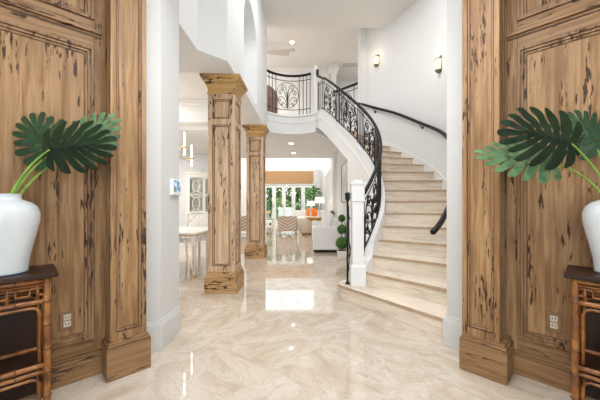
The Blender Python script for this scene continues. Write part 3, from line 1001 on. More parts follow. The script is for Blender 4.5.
def tall_motif():
    """two back to back S scrolls with a leaf fan, for the raking stair panels"""
    cs = [([(0, 0.0), (0, 0.30), (0, 0.66)], 1.1)]
    for s in (1, -1):
        cs.append((spiral((0.21 * s, 0.80), 0.13, radians(90 - 100 * s), 1.25, s, 20)[::-1] + bez((0.21 * s + 0.13 * cos(radians(90 - 100 * s)), 0.80 + 0.13 * sin(radians(90 - 100 * s))), (0.05 * s, 0.62), (0.02 * s, 0.5), (0, 0.42), 8), 1))
        cs.append((bez((0, 0.08), (0.02 * s, 0.5), (0.34 * s, 0.72), (0.43 * s, 0.52), 12) + spiral((0.33 * s, 0.49), 0.105, atan2(0.03, 0.10 * s), 1.15, -s, 16), 1))
        cs.append((bez((0, 0.04), (0.04 * s, 0.32), (0.30 * s, 0.42), (0.42 * s, 0.27), 12) + spiral((0.33 * s, 0.24), 0.095, atan2(0.03, 0.09 * s), 1.15, -s, 16), 1))
        cs.append((bez((0, 0.02), (0.10 * s, 0.08), (0.20 * s, 0.16), (0.24 * s, 0.08), 8) + spiral((0.19 * s, 0.08), 0.055, 0 if s > 0 else pi, 1.0, -s, 10), 1))
        cs.append((bez((0.46 * s, 0.0), (0.50 * s, 0.35), (0.50 * s, 0.75), (0.28 * s, 0.98), 14), 1))
    # small rosettes (balls) on the axis
    return cs
TMOT = tall_motif()

SR = thing('stair_railing', 'black wrought iron scroll railing climbing the inner side of the stairs', 'railing', sp(-40, rin(-40), 0.6), world=True)
def rail_pt(th, v, dr=0.0):
    """v 0 = bottom rail, 1 = just under handrail"""
    z0 = min(zn(th) + 0.20, FLOOR2 + 0.06)
    return Vector(sp(th, rin(th) + dr, z0 + v * 0.66))
TB, TE = -44.0, TH19 - 0.2
def hz(th): return min(zn(th), FLOOR2) + 0.88 + (0.02 if th < 60 else 0)
hp = []
for k in range(101):
    t = TB + (TE - TB) * k / 100
    hp.append(Vector(sp(t, rin(t), hz(t))))
hp += [hp[-1] + Vector((-0.008, 0.012, 0.05)), hp[-1] + Vector((-0.008, 0.012, 0.15))]
# moulded handrail section
def handrail(path, w=0.023, h=0.024):
    secs = []
    for i, p in enumerate(path):
        t = (path[min(i + 1, len(path) - 1)] - path[max(i - 1, 0)]).normalized()
        side = Vector((t.y, -t.x, 0))
        side = side.normalized() if side.length > 1e-4 else Vector((1, 0, 0))
        up = side.cross(t)
        if up.z < 0 and abs(t.z) < 0.95: up = -up
        pr = [(-0.7, -1.0), (0.7, -1.0), (1.0, -0.3), (1.0, 0.35), (0.6, 0.95), (0, 1.1), (-0.6, 0.95), (-1.0, 0.35), (-1.0, -0.3)]
        secs.append([tuple(p + side * a * w + up * b * h) for a, b in pr])
    return MB().sweep(None, secs, smooth=True)
handrail(hp[:101]).build('handrail', rail_m, SR)
MB().tube([hp[100], hp[101], hp[102]], [0.030, 0.032, 0.034], 10).build('handrail_end', rail_m, SR)
for nm, v, r in (('top_rail', 0.90, 0.008), ('bottom_rail', 0.0, 0.011)):
    MB().tube([rail_pt(TB + (TE - TB) * k / 70, v) for k in range(71)], r, 5).build(nm, iron, SR)
seg = (TE - TB) / 5.0
for k in range(5):
    a = TB + k * seg
    w = seg * 0.64
    mb = MB()
    for c, rr in TMOT:
        mb.tube([rail_pt(a + 0.7 + (u + 0.5) * w, 0.03 + v * 0.87) for u, v in c], 0.0085 * rr, 5)
    mb.add(*(lambda b: (b.v, b.f))(MB().rbox(rail_pt(a + 0.7 + 0.5 * w, 0.34), (0.018, 0.018, 0.026), 1)), True)
    mb.add(*(lambda b: (b.v, b.f))(MB().rbox(rail_pt(a + 0.7 + 0.5 * w, 0.62), (0.016, 0.016, 0.024), 1)), True)
    mb.build('scroll_panel', iron, SR)
    for f in (0.0, 0.70, 0.78, 0.86, 0.94):
        t = a + seg * f + (0.3 if f == 0 else 0)
        MB().tube([rail_pt(t, -0.07), rail_pt(t, 1.0)], 0.0075, 6).build('baluster', iron, SR)
t = TE - 0.3
MB().tube([rail_pt(t, -0.07), rail_pt(t, 1.02)], 0.011, 6).build('baluster', iron, SR)

# iron post with curl on the left side of the newel
VP = thing('iron_railing_post', 'slender black iron post with curled panel, left of the white newel on the first step', 'railing post', (0.482, 3.565, 0.175))
MB().tube([(0, 0, 0), (0, 0, 1.06)], 0.0125, 8).build('post', iron, VP)
MB().lathe([(0.014, 1.03), (0.026, 1.05), (0.032, 1.075), (0.030, 1.10), (0.034, 1.115), (0.032, 1.135), (0.012, 1.145)], 0, 0, 14).build('knob', iron, VP)
MB().lathe([(0.03, 0), (0.03, 0.012), (0.016, 0.03), (0.013, 0.05)], 0, 0, 14).build('foot', iron, VP)
mb = MB()
mb.tube([(0, 0, 0.12), (0.03, 0.055, 0.25), (0.025, 0.05, 0.62), (0.02, 0.04, 0.98)], 0.006, 6)
mb.tube([(*p, z) for p, z in zip([(0.0, 0.0), (0.012, 0.035), (0.03, 0.06), (0.055, 0.08), (0.085, 0.085)], (0.98, 0.9, 0.82, 0.8, 0.82))], 0.008, 6)
mb.tube([(0, 0, 0.62), (0.025, 0.05, 0.52), (0.05, 0.075, 0.40), (0.03, 0.06, 0.30), (0.02, 0.04, 0.36)], 0.007, 6)
mb.tube([(0, 0, 0.12), (0.03, 0.055, 0.2), (0.06, 0.08, 0.12)], 0.007, 6)
mb.build('curled_panel', iron, VP)

# balcony railing
BR = thing('balcony_railing', 'curved black iron balcony railing with a round scroll medallion, above the hall', 'railing', (*arcp(95), FLOOR2), world=True)
RB = ARC_R - 0.02
BA0, BA1 = 147.0, 55.0
def bal(a, z): p = arcp(a, RB + 0.03); return Vector((p[0], p[1], FLOOR2 + z))
handrail([bal(BA0 + (BA1 - BA0) * k / 30, 0.955) for k in range(31)], 0.028, 0.024).build('handrail', rail_m, BR)
for nm, z in (('upper_rail', 0.83), ('bottom_rail', 0.13)):
    MB().tube([bal(BA0 + (BA1 - BA0) * k / 30, z) for k in range(31)], 0.009, 5).build(nm, iron, BR)
for f in (0.01, 0.09, 0.17, 0.255, 0.745, 0.83, 0.91, 0.99):
    a = BA0 + (BA1 - BA0) * f
    MB().tube([bal(a, 0.0), bal(a, 0.94)], 0.009, 6).build('baluster', iron, BR)
mb = MB()
for c, rr in MOT:
    mb.tube([bal(BA0 + (BA1 - BA0) * (0.5 + u * 0.47), 0.145 + v * 0.67) for u, v in c], 0.0075 * rr, 5)
mb.build('scroll_medallion', iron, BR)

# second railing on the landing, seen through the stair railing
LR = thing('landing_railing', 'black iron railing on the upper landing, behind the stair railing', 'railing', sp(57, 3.05, FLOOR2), world=True)
def lan(f, z):
    a, b = Vector((1.265, 7.18, FLOOR2)), Vector((0.70, 7.78, FLOOR2))
    return a + (b - a) * f + Vector((0, 0, z))
handrail([lan(k / 8, 0.90) for k in range(9)], 0.03, 0.026).build('handrail', rail_m, LR)
for nm, z in (('upper_rail', 0.78), ('bottom_rail', 0.10)):
    MB().tube([lan(0, z), lan(1, z)], 0.009, 5).build(nm, iron, LR)
for f in (0.02, 0.2, 0.8, 0.98): MB().tube([lan(f, 0), lan(f, 0.88)], 0.009, 6).build('baluster', iron, LR)
mb = MB()
for c, rr in MOT: mb.tube([lan(0.5 + u * 0.5, 0.11 + v * 0.66) for u, v in c], 0.0075, 5)
mb.build('scroll_medallion', iron, LR)

# white posts at both ends of the balcony
for (px, py, w, h, lab) in ((-1.045, 6.58, 0.05, 1.18, 'white square post ending the balcony against the left wall'), (0.165, 6.86, 0.042, 1.16, 'white square post between the balcony and stair railings')):
    P = thing('balcony_post', lab, 'post', (px, py, FLOOR2), 0, 'balcony posts')
    MB().box(-w, w, -w, w, 0, h - 0.10).build('shaft', trim_m, P, bevel=0.004)
    MB().box(-w - 0.01, w + 0.01, -w - 0.01, w + 0.01, h - 0.10, h - 0.08).box(-w + 0.004, w - 0.004, -w + 0.004, w - 0.004, h - 0.08, h).build('cap', trim_m, P, bevel=0.004)

# wall handrail with brackets
WR = thing('wall_handrail', 'black handrail on brackets following the curved right wall of the stairs', 'handrail', (2.1, 5.5, 2.7), world=True)
key = [(-50.1, 0.862), (-45.1, 1.044), (-38, 1.27), (-25, 1.70), (-6.5, 2.293), (12.1, 2.728), (29.2, 3.193), (42, 3.477), (49.3, 3.68)]
def wr(th):
    for (a, za), (b, zb) in zip(key, key[1:]):
        if th <= b: return za + (zb - za) * (th - a) / (b - a)
    return key[-1][1]
ths = [-50.1 + 99.4 * k / 60 for k in range(61)]
zz = [sum(wr(max(-50.1, min(49.3, t + d))) for d in (-4, -2, 0, 2, 4)) / 5 for t in ths]
handrail([Vector(sp(t, 2.835, z)) for t, z in zip(ths, zz)], 0.024, 0.026).build('handrail', rail_m, WR)
for t in (-30, -10, 12, 40):
    z = wr(t)
    MB().tube([sp(t, 2.835, z - 0.02), sp(t, 2.845, z - 0.07), sp(t, 2.895, z - 0.085)], 0.008, 6).tube([sp(t, 2.885, z - 0.085), sp(t, 2.899, z - 0.085)], 0.028, 12).build('bracket', iron, WR)

# ---------------------------------------------------------------- sconces
def sconce(th, z, label):
    p = sp(th, ROUT - 0.002, z)
    R = thing('wall_sconce', label, 'wall lamp', p, radians(th + 90), 'sconces on the curved stair wall')
    # local +y points into the stair (towards the centre)
    MB().box(-0.055, 0.055, 0, 0.014, -0.13, 0.15).build('back_plate', nickel, R, bevel=0.006)
    h = MB()
    vs, fs = [], []
    for i in range(7):
        zz_ = -0.09 + 0.17 * i / 6
        rad = 0.045 + 0.028 * i / 6
        for k in range(11):
            a = pi * k / 10
            vs.append((rad * cos(a), 0.014 + rad * 0.95 * sin(a), zz_))
    for i in range(6):
        for k in range(10): fs.append((i * 11 + k, i * 11 + k + 1, (i + 1) * 11 + k + 1, (i + 1) * 11 + k))
    h.add(vs, fs, True)
    g = h.build('glass_shade', sconce_lit, R)
    g.modifiers.new('s', 'SOLIDIFY').thickness = 0.004
    MB().tube([(0.076 * cos(pi * k / 12), 0.012 + 0.074 * sin(pi * k / 12), 0.088) for k in range(13)], 0.009, 6).tube([(-0.055, 0.02, 0.13), (-0.07, 0.03, 0.11), (-0.05, 0.04, 0.10)], 0.008, 6).build('rim_band', nickel, R)
    MB().lathe([(0.008, -0.15), (0.025, -0.13), (0.045, -0.105), (0.05, -0.088)], 0, 0.045, 14).build('finial', nickel, R)
    point('sconce_bulb', (p[0] - 0.20 * cos(radians(th)), p[1] - 0.20 * sin(radians(th)), p[2] + 0.12), 1.2, 0.05, (1, 0.85, 0.6))
sconce(0.1, 3.56, 'brass and glass sconce on the curved wall, the nearer one beside the right white pier')
sconce(39.2, 4.53, 'brass and glass sconce on the curved wall, the farther one near the upper landing')

# ---------------------------------------------------------------- outlets, thermostat
def outlet(side):
    s = 1 if side == 'left' else -1
    O = OL if s == 1 else OR
    R = thing('wall_outlet', 'power outlet with brown cover plate low on the %s wooden wall' % side, 'outlet', (O[0], O[1], 0), radians(225) if s == 1 else radians(135), 'outlets in the wooden walls')
    u, z = s * 0.545, 0.412
    MB().box(u - 0.038, u + 0.038, -0.012, -0.002, z - 0.060, z + 0.060).build('cover_plate', outlet_brown, R, bevel=0.003)
    for dz in (-0.022, 0.022):
        q = MB().box(u - 0.019, u + 0.019, -0.002, 0.002, z + dz - 0.019, z + dz + 0.019).build('socket', ivory, R, bevel=0.003)
        MB().box(u - 0.010, u - 0.006, 0.002, 0.0025, z + dz - 0.006, z + dz + 0.008).box(u + 0.006, u + 0.010, 0.002, 0.0025, z + dz - 0.006, z + dz + 0.008).build('slot', dark_base, q)
outlet('left'); outlet('right')
TS_ = thing('wall_thermostat', 'white wall control panel with a small blue screen on the left pier', 'thermostat', (-1.206, 2.545, 1.325))
MB().box(0.0, 0.028, -0.078, 0.078, -0.072, 0.072).build('housing', plast_w, TS_, bevel=0.005)
MB().box(0.028, 0.0295, -0.060, 0.060, -0.045, 0.058).build('screen', screen_m, TS_)
MB().box(0.024, 0.0285, -0.07, 0.07, -0.069, -0.060).build('lower_slot', grey_vent, TS_)

# ---------------------------------------------------------------- bamboo consoles
def bamboo(mb, nodes, a, b, r=0.014, step=0.13):
    a, b = Vector(a), Vector(b)
    L = (b - a).length
    k = max(1, round(L / step))
    d = (b - a) / L
    pts, rs = [a], [r]
    for i in range(k):
        f0, f1 = L * i / k, L * (i + 1) / k
        pts += [a + d * (f0 + (f1 - f0) * 0.5)]; rs += [r * 0.92]
        if i < k - 1:
            pts += [a + d * (f1 - 0.006), a + d * f1, a + d * (f1 + 0.006)]; rs += [r, r * 1.1, r]
            o_ = len(mb.mi); mb.tube([a + d * (f1 - 0.0035), a + d * (f1 + 0.0035)], r * 1.26, 8); mb.mi[o_:] = [1] * (len(mb.mi) - o_)
    pts.append(b); rs.append(r)
    mb.tube(pts, rs, 8)
def console(side):
    s = 1 if side == 'left' else -1
    O = OL if s == 1 else OR
    R = thing('bamboo_console', 'bamboo console table with dark top standing against the %s wooden wall' % side, 'console table', (O[0], O[1], 0), radians(225) if s == 1 else radians(135), 'bamboo consoles')
    u0, u1 = 0.612, 1.56
    n0, n1 = 0.035, 0.345
    def P(u, n, z): return (s * u, n, z)
    MB().box(s * (u0), s * u1, n0 - 0.01, n1 + 0.005, 0.775, 0.80).build('tabletop', dark_wood, R, bevel=0.004)
    a, b = u0 + 0.045, u1 - 0.045
    f, bk = n1 - 0.025, n0 + 0.02
    for u in (a, b):
        for n in (f, bk):
            lg, nd_ = MB(), MB()
            bamboo(lg, nd_, P(u, n, 0), P(u, n, 0.775), 0.0165)
            lg.build('leg', [bamboo_m, bamboo_node], R)
    def bar(p, q, r=0.012, nm='rail'):
        m1, m2 = MB(), MB()
        bamboo(m1, m2, p, q, r)
        m1.build(nm, [bamboo_m, bamboo_node], R)
    for n in (f, bk):
        for z, r in ((0.760, 0.014), (0.648, 0.014), (0.30, 0.0145), (0.265, 0.012)): bar(P(a, n, z), P(b, n, z), r)
    for u in (a, b):
        for z, r in ((0.760, 0.014), (0.648, 0.014), (0.30, 0.0145), (0.265, 0.012)): bar(P(u, bk, z), P(u, f, z), r)
    # fretwork in the apron, front and ends
    def fret(q0, q1, nm):
        mb = MB()
        q0, q1 = Vector(q0), Vector(q1)
        L = (q1 - q0).length
        k = max(1, round(L / 0.17))
        def pt(x, z): v = q0 + (q1 - q0) * x; return (v.x, v.y, z)
        for i in range(k):
            x0, x1 = i / k, (i + 1) / k
            m = (x0 + x1) / 2
            w = (x1 - x0)
            for c in ([(x0, 0.722), (m - w * .16, 0.722), (m - w * .16, 0.686), (m + w * .16, 0.686), (m + w * .16, 0.722), (x1, 0.722)],
                      [(x0, 0.686), (m - w * .34, 0.686)], [(m + w * .34, 0.686), (x1, 0.686)],
                      [(m - w * .34, 0.655), (m - w * .34, 0.735)], [(m + w * .34, 0.655), (m + w * .34, 0.735)],
                      [(m - w * .16, 0.722), (m + w * .16, 0.722)], [(m, 0.735), (m, 0.752)]):
                mb.tube([pt(*c_) for c_ in c], 0.0072, 6)
        bamb = [pt(0, 0.738), pt(1, 0.738)]
        mb.tube(bamb, 0.009, 6)
        mb.build(nm, bamboo_m, R)
    fret(P(a + 0.01, f, 0), P(b - 0.01, f, 0), 'fretwork')
    for u in (a, b): fret(P(u, bk + .01, 0), P(u, f - .01, 0), 'fretwork')
    # rounded inner frames in each opening
    for z0, z1 in ((0.325, 0.62), (0.02, 0.235)):
        for n in (f, bk):
            m1 = MB()
            uA, uB = a + 0.030, b - 0.030
            c = 0.03
            m1.tube([P(uA, n, z0), P(uA, n, z1 - c), P(uA + c * .3, n, z1 - c * .3), P(uA + c, n, z1), P((uA + uB) / 2, n, z1 + 0.001), P(uB - c, n, z1), P(uB - c * .3, n, z1 - c * .3), P(uB, n, z1 - c), P(uB, n, z0)], 0.0085, 7)
            m1.build('inner_frame', bamboo_m, R)
        for u in (a, b):
            m1 = MB()
            nA, nB = bk + 0.030, f - 0.030
            m1.tube([P(u, nA, z0), P(u, nA, z1 - c), P(u, nA + c, z1), P(u, nB - c, z1), P(u, nB, z1 - c), P(u, nB, z0)], 0.0085, 7)
            m1.build('inner_frame', bamboo_m, R)
    MB().box(s * (a + 0.01), s * (b - 0.01), bk + 0.005, f - 0.005, 0.279, 0.292).build('shelf', dark_wood, R)
    MB().box(s * (a + 0.012), s * (b - 0.012), bk - 0.01, bk - 0.002, 0.03, 0.64).build('shade_panel', dark_wood, R)  # dark sheet added to deepen the shade on the wall behind
    return R
console('left'); console('right')

# ---------------------------------------------------------------- vases and monstera
def vase(x, y, z, label, k=1.0):
    R = thing('ceramic_vase', label, 'vase', (x, y, z), 0, 'white vases on the consoles')
    pr = [(0.094, 0), (0.098, 0.012), (0.098, 0.03), (0.104, 0.08), (0.118, 0.15), (0.134, 0.22), (0.146, 0.28), (0.147, 0.325), (0.136, 0.362), (0.112, 0.386), (0.085, 0.398), (0.071, 0.404), (0.069, 0.416), (0.071, 0.428), (0.074, 0.432), (0.068, 0.433), (0.063, 0.42), (0.06, 0.39)]
    # smooth the profile
    for _ in range(1):
        q = [pr[0]]
        for a, b in zip(pr, pr[1:]): q += [((a[0] + b[0]) / 2, (a[1] + b[1]) / 2), b]
        pr = q
    v = MB(); v.lathe([(r * k, z_) for r, z_ in pr], n=40); v.build('body', gloss_white, R)
    MB().lathe([(0.090, -0.0), (0.0985, 0.002), (0.0985, 0.006), (0.09, 0.008)], n=40).build('foot_ring', plain('blue_line', (0.03, 0.05, 0.12), 0.3) if 'blue_line' not in MATS else MATS['blue_line'], R)
    return R
VL = (-1.655, 1.545, 0.80)
VR = (1.668, 1.532, 0.80)
vase(*VL, 'tall white ceramic vase on the left bamboo console')
vase(*VR, 'tall white ceramic vase on the right bamboo console')

def monstera_leaf(o, tip, side, L, Wd, curl=0.12, fold=0.0):
    """mesh in world coordinates; o = petiole junction, tip / side unit vectors"""
    o, tip, side = Vector(o), Vector(tip).normalized(), Vector(side)
    side = (side - tip * side.dot(tip)).normalized()
    nrm = tip.cross(side)
    if nrm.y > 0: nrm = -nrm
    mb = MB()
    def P(x, y):
        # x along the midrib, y sideways, in units of L; gentle cupping and droop
        if y < 0: y, zf = y * (1 - 0.6 * fold), y * fold
        else: zf = 0
        z = zf - curl * (y * y) * 1.6 - curl * 0.8 * max(0, x - 0.3) ** 2 + 0.010 * sin(18 * x + 9 * abs(y)) + 0.018 * (1 - min(1, abs(y) / 0.05))
        return o + (tip * x + side * y + nrm * z) * L
    # neighbouring lobes share a boundary line; a slit opens along it towards the outline
    bd = [(0.00, 177, 0.26), (0.00, 142, 0.50), (0.06, 114, 0.56), (0.19, 92, 0.56), (0.32, 77, 0.56), (0.45, 63, 0.52), (0.58, 49, 0.46), (0.72, 32, 0.39), (0.86, 4, 0.27)]
    def bpt(j, t):
        s0, an, ln = bd[j]
        a = radians(an)
        return (s0 + cos(a) * ln * Wd * t + 0.13 * t * t, sin(a) * ln * Wd * t)
    for sd in (1, -1):
        for jl in range(len(bd) - 1):
            m, w_ = 22, 8
            vs, fs = [], []
            kx = random.uniform(0.95, 1.05)
            for i in range(m + 1):
                t = i / m
                g = 0.0
                if 0.16 < t < 0.30: g = 0.10 * sin(pi * (t - 0.16) / 0.14) * (1 if 1 <= jl <= 6 else 0.3)
                if t > 0.42: g = 0.05 + 0.115 * (t - 0.42) / 0.58
                for k in range(w_ + 1):
                    q = k / w_
                    te = t * kx * (1 - 0.16 * t * t * (2 * q - 1) ** 4 - 0.05 * t * (1 - q))
                    a_, b_ = bpt(jl, te), bpt(jl + 1, te)
                    gl = g if jl > 0 else 0.0
                    gr = g if jl < len(bd) - 2 else g * 0.5
                    qq = gl + (1 - gl - gr) * q
                    vs.append(P(a_[0] + (b_[0] - a_[0]) * qq, sd * (a_[1] + (b_[1] - a_[1]) * qq)))
            for i in range(m):
                for k in range(w_): fs.append((i * 9 + k, i * 9 + k + 1, (i + 1) * 9 + k + 1, (i + 1) * 9 + k))
            mb.add(vs, fs, True)
    return mb
def leaf_thing(o, tip, side, L, Wd, mat, base, mid, label, curl=0.12, fold=0.0):
    R = thing('monstera_leaf', label, 'leaf', base, 0, 'monstera leaves in the vases', world=True)
    b = monstera_leaf(o, tip, side, L, Wd, curl, fold).build('blade', mat, R)
    so_ = b.modifiers.new('s', 'SOLIDIFY'); so_.thickness = 0.0012
    o, base, mid = Vector(o), Vector(base), Vector(mid)
    pts = [tuple((1 - t) ** 2 * base + 2 * (1 - t) * t * mid + t * t * o) for t in [k / 14 for k in range(15)]]
    MB().tube(pts, [0.0075 - 0.0035 * k / 14 for k in range(15)], 8).build('stem', stem_m, R)
    return R
zt = 1.16
# left vase
leaf_thing((-1.415, 1.56, 1.478), (0.97, -0.06, 0.10), (0.0, 0.25, 0.95), 0.29, 1.12, leaf_dark, (VL[0] + 0.02, VL[1] - 0.01, zt), (-1.56, 1.54, 1.37), 'large dark green split leaf in the left vase, spreading right in front', 0.10, 0.5)
leaf_thing((-1.50, 1.66, 1.470), (-0.55, 0.05, 0.75), (0.85, 0.25, 0.25), 0.25, 1.15, leaf_mid, (VL[0] - 0.005, VL[1] + 0.02, zt), (-1.60, 1.62, 1.38), 'smaller green split leaf in the left vase, upright behind the large leaf', 0.2)
leaf_thing((-1.40, 1.72, 1.50), (0.55, 0.1, 0.60), (0.6, 0.2, -0.5), 0.25, 1.0, leaf_pale, (VL[0] + 0.01, VL[1] + 0.03, zt), (-1.58, 1.66, 1.40), 'pale split leaf in the left vase, mostly hidden behind the dark leaf', 0.2)
# right vase
leaf_thing((1.395, 1.52, 1.505), (-0.95, -0.02, 0.24), (0.25, 0.2, 0.93), 0.30, 1.15, leaf_dark, (VR[0] - 0.02, VR[1] - 0.01, zt), (1.55, 1.52, 1.37), 'large dark green split leaf in the right vase, spreading left in front', 0.10, 0.42)
leaf_thing((1.40, 1.66, 1.425), (-0.97, 0.12, 0.17), (0.15, 0.45, 0.80), 0.34, 0.85, leaf_pale, (VR[0] - 0.025, VR[1] + 0.02, zt), (1.58, 1.60, 1.36), 'pale green split leaf in the right vase, low behind the dark leaf', 0.16)
leaf_thing((1.68, 1.66, 1.50), (-0.2, 0.15, 0.62), (-0.7, 0.3, 0.1), 0.22, 1.0, leaf_mid, (VR[0] + 0.01, VR[1] + 0.03, zt), (1.70, 1.62, 1.35), 'grey-green split leaf in the right vase at the picture edge', 0.2)

# ================================================================ DINING ROOM
DT = thing('dining_table', 'white dining table with carved apron and gilt-tipped legs in the dining room', 'dining table', (-2.50, 5.05, 0))
hx, hy = 0.74, 0.60
MB().box(-hx, hx, -hy, hy, 0.690, 0.72).build('tabletop', white_lacq, DT, bevel=0.006)
MB().box(-hx + 0.01, hx - 0.01, -hy + 0.01, hy - 0.01, 0.672, 0.690).build('edge_moulding', gilt, DT, bevel=0.004)
for k, (x0, x1, y0, y1) in enumerate(((-hx + .05, hx - .05, -hy + .04, -hy + .06), (-hx + .05, hx - .05, hy - .06, hy - .04), (-hx + .04, -hx + .06, -hy + .05, hy - .05), (hx - .06, hx - .04, -hy + .05, hy - .05))):
    mb = MB().box(x0, x1, y0, y1, 0.655, 0.672).box(x0, x1, y0, y1, 0.555, 0.568)
    L = max(x1 - x0, y1 - y0)
    nn = int(L / 0.085)
    for i in range(nn):
        c = (i + 0.5) / nn
        pts = []
        for q in range(13):
            a = 2 * pi * q / 12
            if k < 2: pts.append((x0 + (x1 - x0) * c + 0.036 * cos(a), (y0 + y1) / 2, 0.611 + 0.042 * sin(a)))
            else: pts.append(((x0 + x1) / 2, y0 + (y1 - y0) * c + 0.036 * cos(a), 0.611 + 0.042 * sin(a)))
        mb.tube(pts, 0.007, 5)
    mb.build('apron', white_lacq, DT)
for sx in (-1, 1):
    for sy in (-1, 1):
        cx_, cy_ = sx * (hx - 0.055), sy * (hy - 0.055)
        l = MB().frust(cx_, cy_, 0.06, 0.017, 0.017, 0.55, 0.030, 0.030).box(cx_ - 0.034, cx_ + 0.034, cy_ - 0.034, cy_ + 0.034, 0.55, 0.672).build('leg', white_lacq, DT, bevel=0.002)
        MB().frust(cx_, cy_, 0.0, 0.014, 0.014, 0.06, 0.020, 0.020).build('foot', gilt, l)
        MB().box(cx_ - 0.004, cx_ + 0.004, cy_ - 0.034, cy_ - 0.028, 0.10, 0.52).build('gilt_line', gilt, l)

def dining_chair(loc, rz, label):
    R = thing('dining_chair', label, 'chair', loc, rz, 'white dining chairs with lattice backs')
    MB().box(-0.24, 0.24, -0.22, 0.22, 0.42, 0.455).build('seat_frame', white_lacq, R, bevel=0.005)
    MB().rbox((0, 0, 0.475), (0.23, 0.21, 0.035), 0.35).build('seat_cushion', fabric_w, R)
    for sx in (-1, 1):
        MB().box(sx * 0.22 - 0.018, sx * 0.22 + 0.018, -0.215, -0.179, 0, 0.42).build('leg', white_lacq, R)
        MB().add([(sx * 0.22 + a, b + c_, z) for z, c_ in ((0, 0.24), (0.45, 0.20), (0.96, 0.27)) for a, b in ((-0.018, -0.018), (0.018, -0.018), (0.018, 0.018), (-0.018, 0.018))],
                 [(0, 3, 2, 1)] + [(i * 4 + k, i * 4 + (k + 1) % 4, i * 4 + 4 + (k + 1) % 4, i * 4 + 4 + k) for i in (0, 1) for k in range(4)] + [(8, 9, 10, 11)]).build('leg', white_lacq, R)
    bk = MB()
    def B(x, t): return (x, 0.205 + 0.065 * t, 0.48 + 0.48 * t)
    top = [B(-0.23 + 0.46 * k / 10, 0.98 + 0.09 * sin(pi * k / 10)) for k in range(11)]
    bk.tube(top, 0.018, 6); bk.tube([B(-0.21, 0.08), B(0.21, 0.08)], 0.012, 6)
    for pth in ([(-.2, .1), (0, .55), (.2, 1)], [(.2, .1), (0, .55), (-.2, 1)], [(-.2, .55), (0, 1.02), (.2, .55), (0, .1), (-.2, .55)], [(-.1, .1), (-.2, .32)], [(.1, .1), (.2, .32)], [(0, .1), (0, 1)]):
        bk.tube([B(*q) for q in pth], 0.013, 5)
    bk.build('backrest', white_lacq, R)
    return R
dc = dining_chair((-2.42, 5.92, 0), 0, 'white lattice-back dining chair behind the far side of the dining table')
for loc, rz, lab in (((-3.45, 5.15, 0), radians(90), 'white lattice-back dining chair at the left end of the dining table'), ((-2.9, 4.28, 0), pi, 'white lattice-back dining chair at the near side of the dining table')):
    c = copy_tree(dc); c.location = loc; c.rotation_euler = (0, 0, rz); c['label'] = lab

# china cabinet
CC = thing('china_cabinet', 'tall white china cabinet with octagon glazing bars against the dining room wall', 'cabinet', (-3.36, 9.32, 0))
w, d_ = 0.60, 0.20
MB().box(-w, w, -d_, d_, 0.08, 0.82).box(-w - 0.02, w + 0.02, -d_ - 0.02, d_ + 0.02, 0, 0.08).box(-w - .015, w + .015, -d_ - .015, d_, 0.82, 0.85).build('lower_body', white_lacq, CC, bevel=0.004)
up = MB().box(-w, -w + 0.10, -d_ + 0.03, d_, 0.85, 2.12).box(w - 0.10, w, -d_ + 0.03, d_, 0.85, 2.12).box(-w + .10, w - .10, -d_ + 0.13, d_, 0.85, 2.12).box(-w + .10, w - .10, -d_ + .03, -d_ + .13, 2.06, 2.12)
for z in (1.2, 1.55, 1.85): up.box(-w + .10, w - .10, -d_ + .06, -d_ + .13, z, z + 0.018)
up.build('upper_body', white_lacq, CC)
MB().box(-w - .03, w + .03, -d_, d_, 2.12, 2.16).box(-w - .05, w + .05, -d_ - .02, d_, 2.16, 2.20).build('cornice', white_lacq, CC, bevel=0.006)
for sx in (-1, 1):
    x0, x1 = (0.005, w - 0.10) if sx > 0 else (-w + 0.10, -0.005)
    dr = MB().box(x0, x0 + 0.035, -d_ + .01, -d_ + .03, 0.87, 2.05).box(x1 - 0.035, x1, -d_ + .01, -d_ + .03, 0.87, 2.05).box(x0 + .035, x1 - .035, -d_ + .01, -d_ + .03, 0.87, 0.905).box(x0 + .035, x1 - .035, -d_ + .01, -d_ + .03, 2.015, 2.05)
    D = dr.build('door', white_lacq, CC)
    MB().box(x0 + .03, x1 - .03, -d_ + .024, -d_ + .027, 0.9, 2.02).build('pane', glass_m, D)
    bars = MB()
    xm = (x0 + x1) / 2
    for zc in (1.18, 1.74):
        o8 = [(xm + 0.12 * cos(pi / 8 + k * pi / 4), -d_ + .015, zc + 0.20 * sin(pi / 8 + k * pi / 4)) for k in range(8)]
        bars.tube(o8, 0.017, 5, closed=True)
        for q in ((x0, zc + .28), (x1, zc + .28), (x0, zc - .28), (x1, zc - .28)):
            n_b = min(o8, key=lambda p: (p[0] - q[0]) ** 2 + (p[2] - q[1]) ** 2)
            bars.tube([n_b, (q[0], -d_ + .015, q[1])], 0.015, 5)
    bars.tube([(x0, -d_ + .015, 1.46), (x1, -d_ + .015, 1.46)], 0.015, 5)
    bars.build('glazing_bars', white_lacq, D)
    q = MB().box(x0, x1, -d_ - .015, -d_, 0.13, 0.79).build('door', white_lacq, CC, bevel=0.005)
    MB().rbox((sx * 0.05, -d_ - .03, 0.5), (0.012, 0.014, 0.012), 1).build('knob', brass, q)

